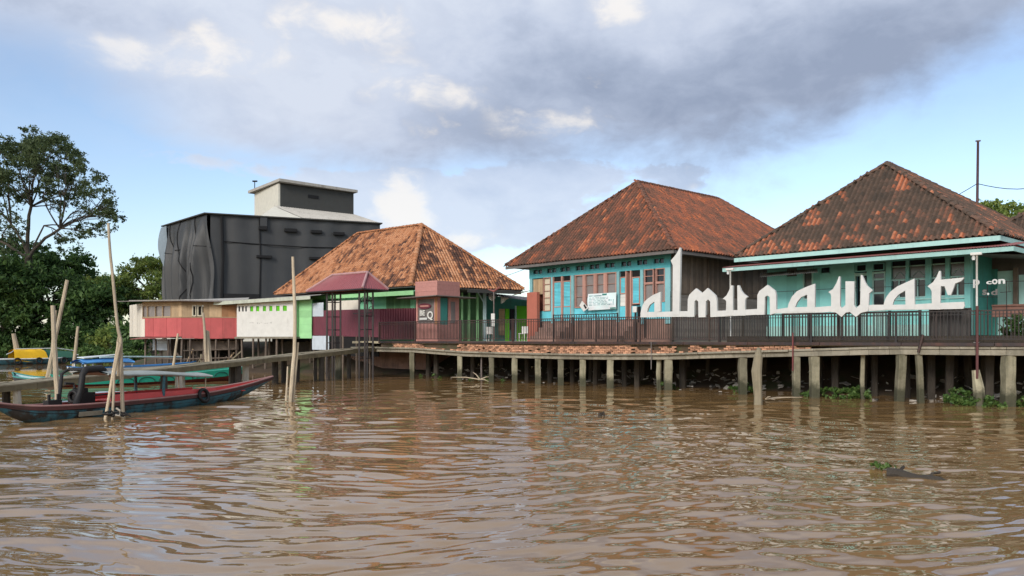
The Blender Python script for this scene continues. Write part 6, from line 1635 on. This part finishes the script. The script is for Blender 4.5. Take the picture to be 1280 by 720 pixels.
bushy_tree(8,372,62,101,'bushy_tree','dense dark green tree under the left side of the umbrella tree',M['leaf_dense'],9000,1)
bushy_tree(62,382,54,103,'bushy_tree','dense dark green tree directly behind the leaning bamboo poles',M['leaf_dense'],8000,2)
bushy_tree(110,385,52,106,'bushy_tree','dense dark green tree behind the tallest bleached pole',M['leaf_dense'],8000,3)
bushy_tree(-55,365,75,98,'bushy_tree','dark tree at the far left edge of the river bank',M['leaf_dense'],7000,4)
bushy_tree(150,372,42,110,'bushy_tree','mid green tree between the tallest pole and the white plank shack end',M['leaf_light'],6500,5,.5)
bushy_tree(190,358,44,112,'bushy_tree','yellow green tree beside the black tarpaulin building',M['leaf_light'],7500,6,.5)
bushy_tree(30,330,42,112,'bushy_tree','dark tree rising behind the forking limbs of the umbrella tree',M['leaf_dense'],5500,7)
bushy_tree(85,345,38,116,'bushy_tree','dark green tree filling the gap below the umbrella crown',M['leaf_dense'],5000,8)
bushy_tree(140,425,26,96,'bushy_tree','low leafy bush at the water edge left of the shack',M['leaf_light'],3200,9,.45)
bushy_tree(205,400,34,90,'bushy_tree','green tree directly behind the white plank end of the shack',M['leaf_light'],3600,10,.45)
bushy_tree(1252,292,52,74,'bushy_tree','rounded green tree rising behind the right roof',M['leaf_light'],9000,11,.4)
bushy_tree(1208,284,40,78,'bushy_tree','smaller green tree behind the rusty mast',M['leaf_dense'],6000,12,.4)
bushy_tree(1330,300,50,72,'bushy_tree','green tree beyond the right edge behind the rear roof',M['leaf_light'],6000,13,.4)
def undergrowth():
    rd=random.Random(14); cl=[]
    for i in range(150):
        px=rd.uniform(-90,172); Y=rd.uniform(98,108) if px<150 else rd.uniform(85,95); c=W(px,423.5,Y); c.z=rd.uniform(.2,2.2)+(1.5 if rd.random()<.4 else 0); s=rd.uniform(.8,1.9); cl.append((c,(s,s,s*.7),150))
    o=leaves('undergrowth',M['leaf_dense'],cl,.5,None,seed=15); tag(o,'tangled dark undergrowth along the far river bank',None,None,'stuff')
    cl=[]
    for i in range(70):
        px=rd.uniform(60,175); Y=rd.uniform(80,94); c=W(px,423.5,Y); c.z=rd.uniform(.1,.9); s=rd.uniform(.7,1.5); cl.append((c,(s,s,s*.5),130))
    o=leaves('hyacinth_bank',M['leaf_water'],cl,.4,None,seed=16); tag(o,'bright green water hyacinth along the far water edge',None,None,'stuff')
    cl=[]
    def patch(px0,px1,v0,v1,n,h,num):
        for i in range(n):
            v=rd.uniform(v0,v1); s=FW.s(rd.uniform(px0,px1),v); c=FW.pt(s,v,rd.uniform(.02,h)); cl.append((c,(.16,.16,.10),num))
    patch(915,945,.2,.9,10,.3,34); patch(1000,1018,.0,1.2,6,.25,26); patch(1022,1085,.2,1.6,30,.38,34); patch(1180,1255,-.3,.9,34,.3,32); patch(1190,1215,.1,.8,8,.6,26); patch(825,845,.3,1.5,6,.3,20); patch(1265,1300,0,1,10,.3,26); patch(500,640,.6,2.0,8,.2,16)
    o=leaves('water_plants',M['leaf_water'],cl,.14,None,seed=17,aspect=.6); tag(o,'green water plants at the feet of the boardwalk piles',None,None,'stuff')
    c=WG(1094,588); cl=[(c+Vector((.1,0,.08)),(.19,.13,.06),44)]
    o=leaves('floating_plant',M['leaf_water'],cl,.11,None,seed=18,aspect=.6); tag(o,'small green plant caught on the floating log','plant')
    a=WG(1110,592,.02); e=WG(1200,604,-.02); b=MB(); pts=[a.lerp(e,i/7)+Vector((0,0,.03*math.sin(i*1.7)-.03*i/7)) for i in range(8)]; b.tube(pts,[.10,.09,.09,.085,.08,.07,.05,.03],8,jit=.12); b.tube([pts[1],pts[1]+Vector((.15,.1,.1))],.03,5); b.tube([pts[4],pts[4]+Vector((.1,.05,.09)),pts[4]+Vector((.25,.1,.1))],.025,5)
    o=b.build('floating_log',M['darkpile'],None); tag(o,'dark half sunk log drifting in the brown water','log')
    p=WG(752,520,.0); b=MB(); b.tube([p+Vector((-.07,0,-.05)),p+Vector((-.03,0,.07)),p+Vector((.05,0,.12)),p+Vector((.09,0,.0))],[.06,.07,.05,.03],7,jit=.15); o=b.build('driftwood',M['darkpile'],None); tag(o,'tiny dark piece of driftwood bobbing in mid river','driftwood')
    # litter under the boardwalk and on the mud
    b=MB()
    for i in range(420):
        v=rd.uniform(2.6,5.6); s=rd.uniform(FW.s(480),4); z=np.interp(v-3.2,[-.6,0,1.5,3,5],[.0,.03,.4,.92,1.75])+.04
        c=FW.pt(s,v,z); q=rd.uniform(.05,.16); a=rd.uniform(0,6.28); d=Vector((math.cos(a),math.sin(a),rd.uniform(-.4,.4)))*q; e=Vector((-d.y,d.x,rd.uniform(-.1,.1)))*rd.uniform(.3,.8)
        b.slab([c-d-e,c+d-e,c+d+e,c-d+e],rd.uniform(.01,.05),rd.random())
    for i in range(26):
        px=rd.choice([rd.uniform(850,945),rd.uniform(1080,1280),rd.uniform(560,700)]); v=rd.uniform(.0,1.6); c=FW.pt(FW.s(px,v),v,.01); q=rd.uniform(.05,.13); a=rd.uniform(0,6.28); d=Vector((math.cos(a),math.sin(a),0))*q; e=Vector((-d.y,d.x,0))*.5; b.slab([c-d-e,c+d-e,c+d+e,c-d+e],rd.uniform(.02,.05),rd.random())
    o=b.build('litter',M['litter'],None); tag(o,'scattered litter on the mud under the boardwalk',None,None,'stuff')
    # branches at the split post
    a=WG(957,499,.05); b=MB(); 
    for d in (Vector((.9,.2,.06)),Vector((.25,-.35,.0)),Vector((1.5,.3,.05)),Vector((.1,-.25,.12))): b.tube([a,a+d*.5+Vector((0,0,.03)),a+d],[.03,.025,.012],5)
    o=b.build('dead_branch',M['bamboo'],None); tag(o,'pale dead branch lying in the water by the split post','branch')
    a=FW.pt(FW.s(600,-.1),-.1,.12); b=MB()
    for d in (Vector((-1.6,.5,.1)),Vector((.5,-.5,-.1)),Vector((-.4,.1,.4)),Vector((.7,.1,.15))): b.tube([a,a+d*.5+Vector((0,0,.06)),a+d],[.035,.03,.012],5)
    o=b.build('dead_branch',M['bamboo'],None); tag(o,'tangled dead branch between the piles below the pale blue post','branch')
    # shrub on the right veranda
    base=FR0.pt(FR0.s(1262,-.9),-.9,DZ); t=thing('shrub','dark leafy shrub behind the railing at the far right','shrub',base); b=MB()
    for k in range(5): limb(b,base,base+Vector((rd.uniform(-.6,.6),rd.uniform(-.3,.3),rd.uniform(.5,.95))),.03,.01,rd)
    b.build('stem',M['trunk'],t); leaves('foliage',M['leaf_dense'],[(base+Vector((rd.uniform(-.7,.7),rd.uniform(-.3,.3),rd.uniform(.25,.9))),(.3,.3,.25),160) for _ in range(9)],.13,t,seed=20)
undergrowth()
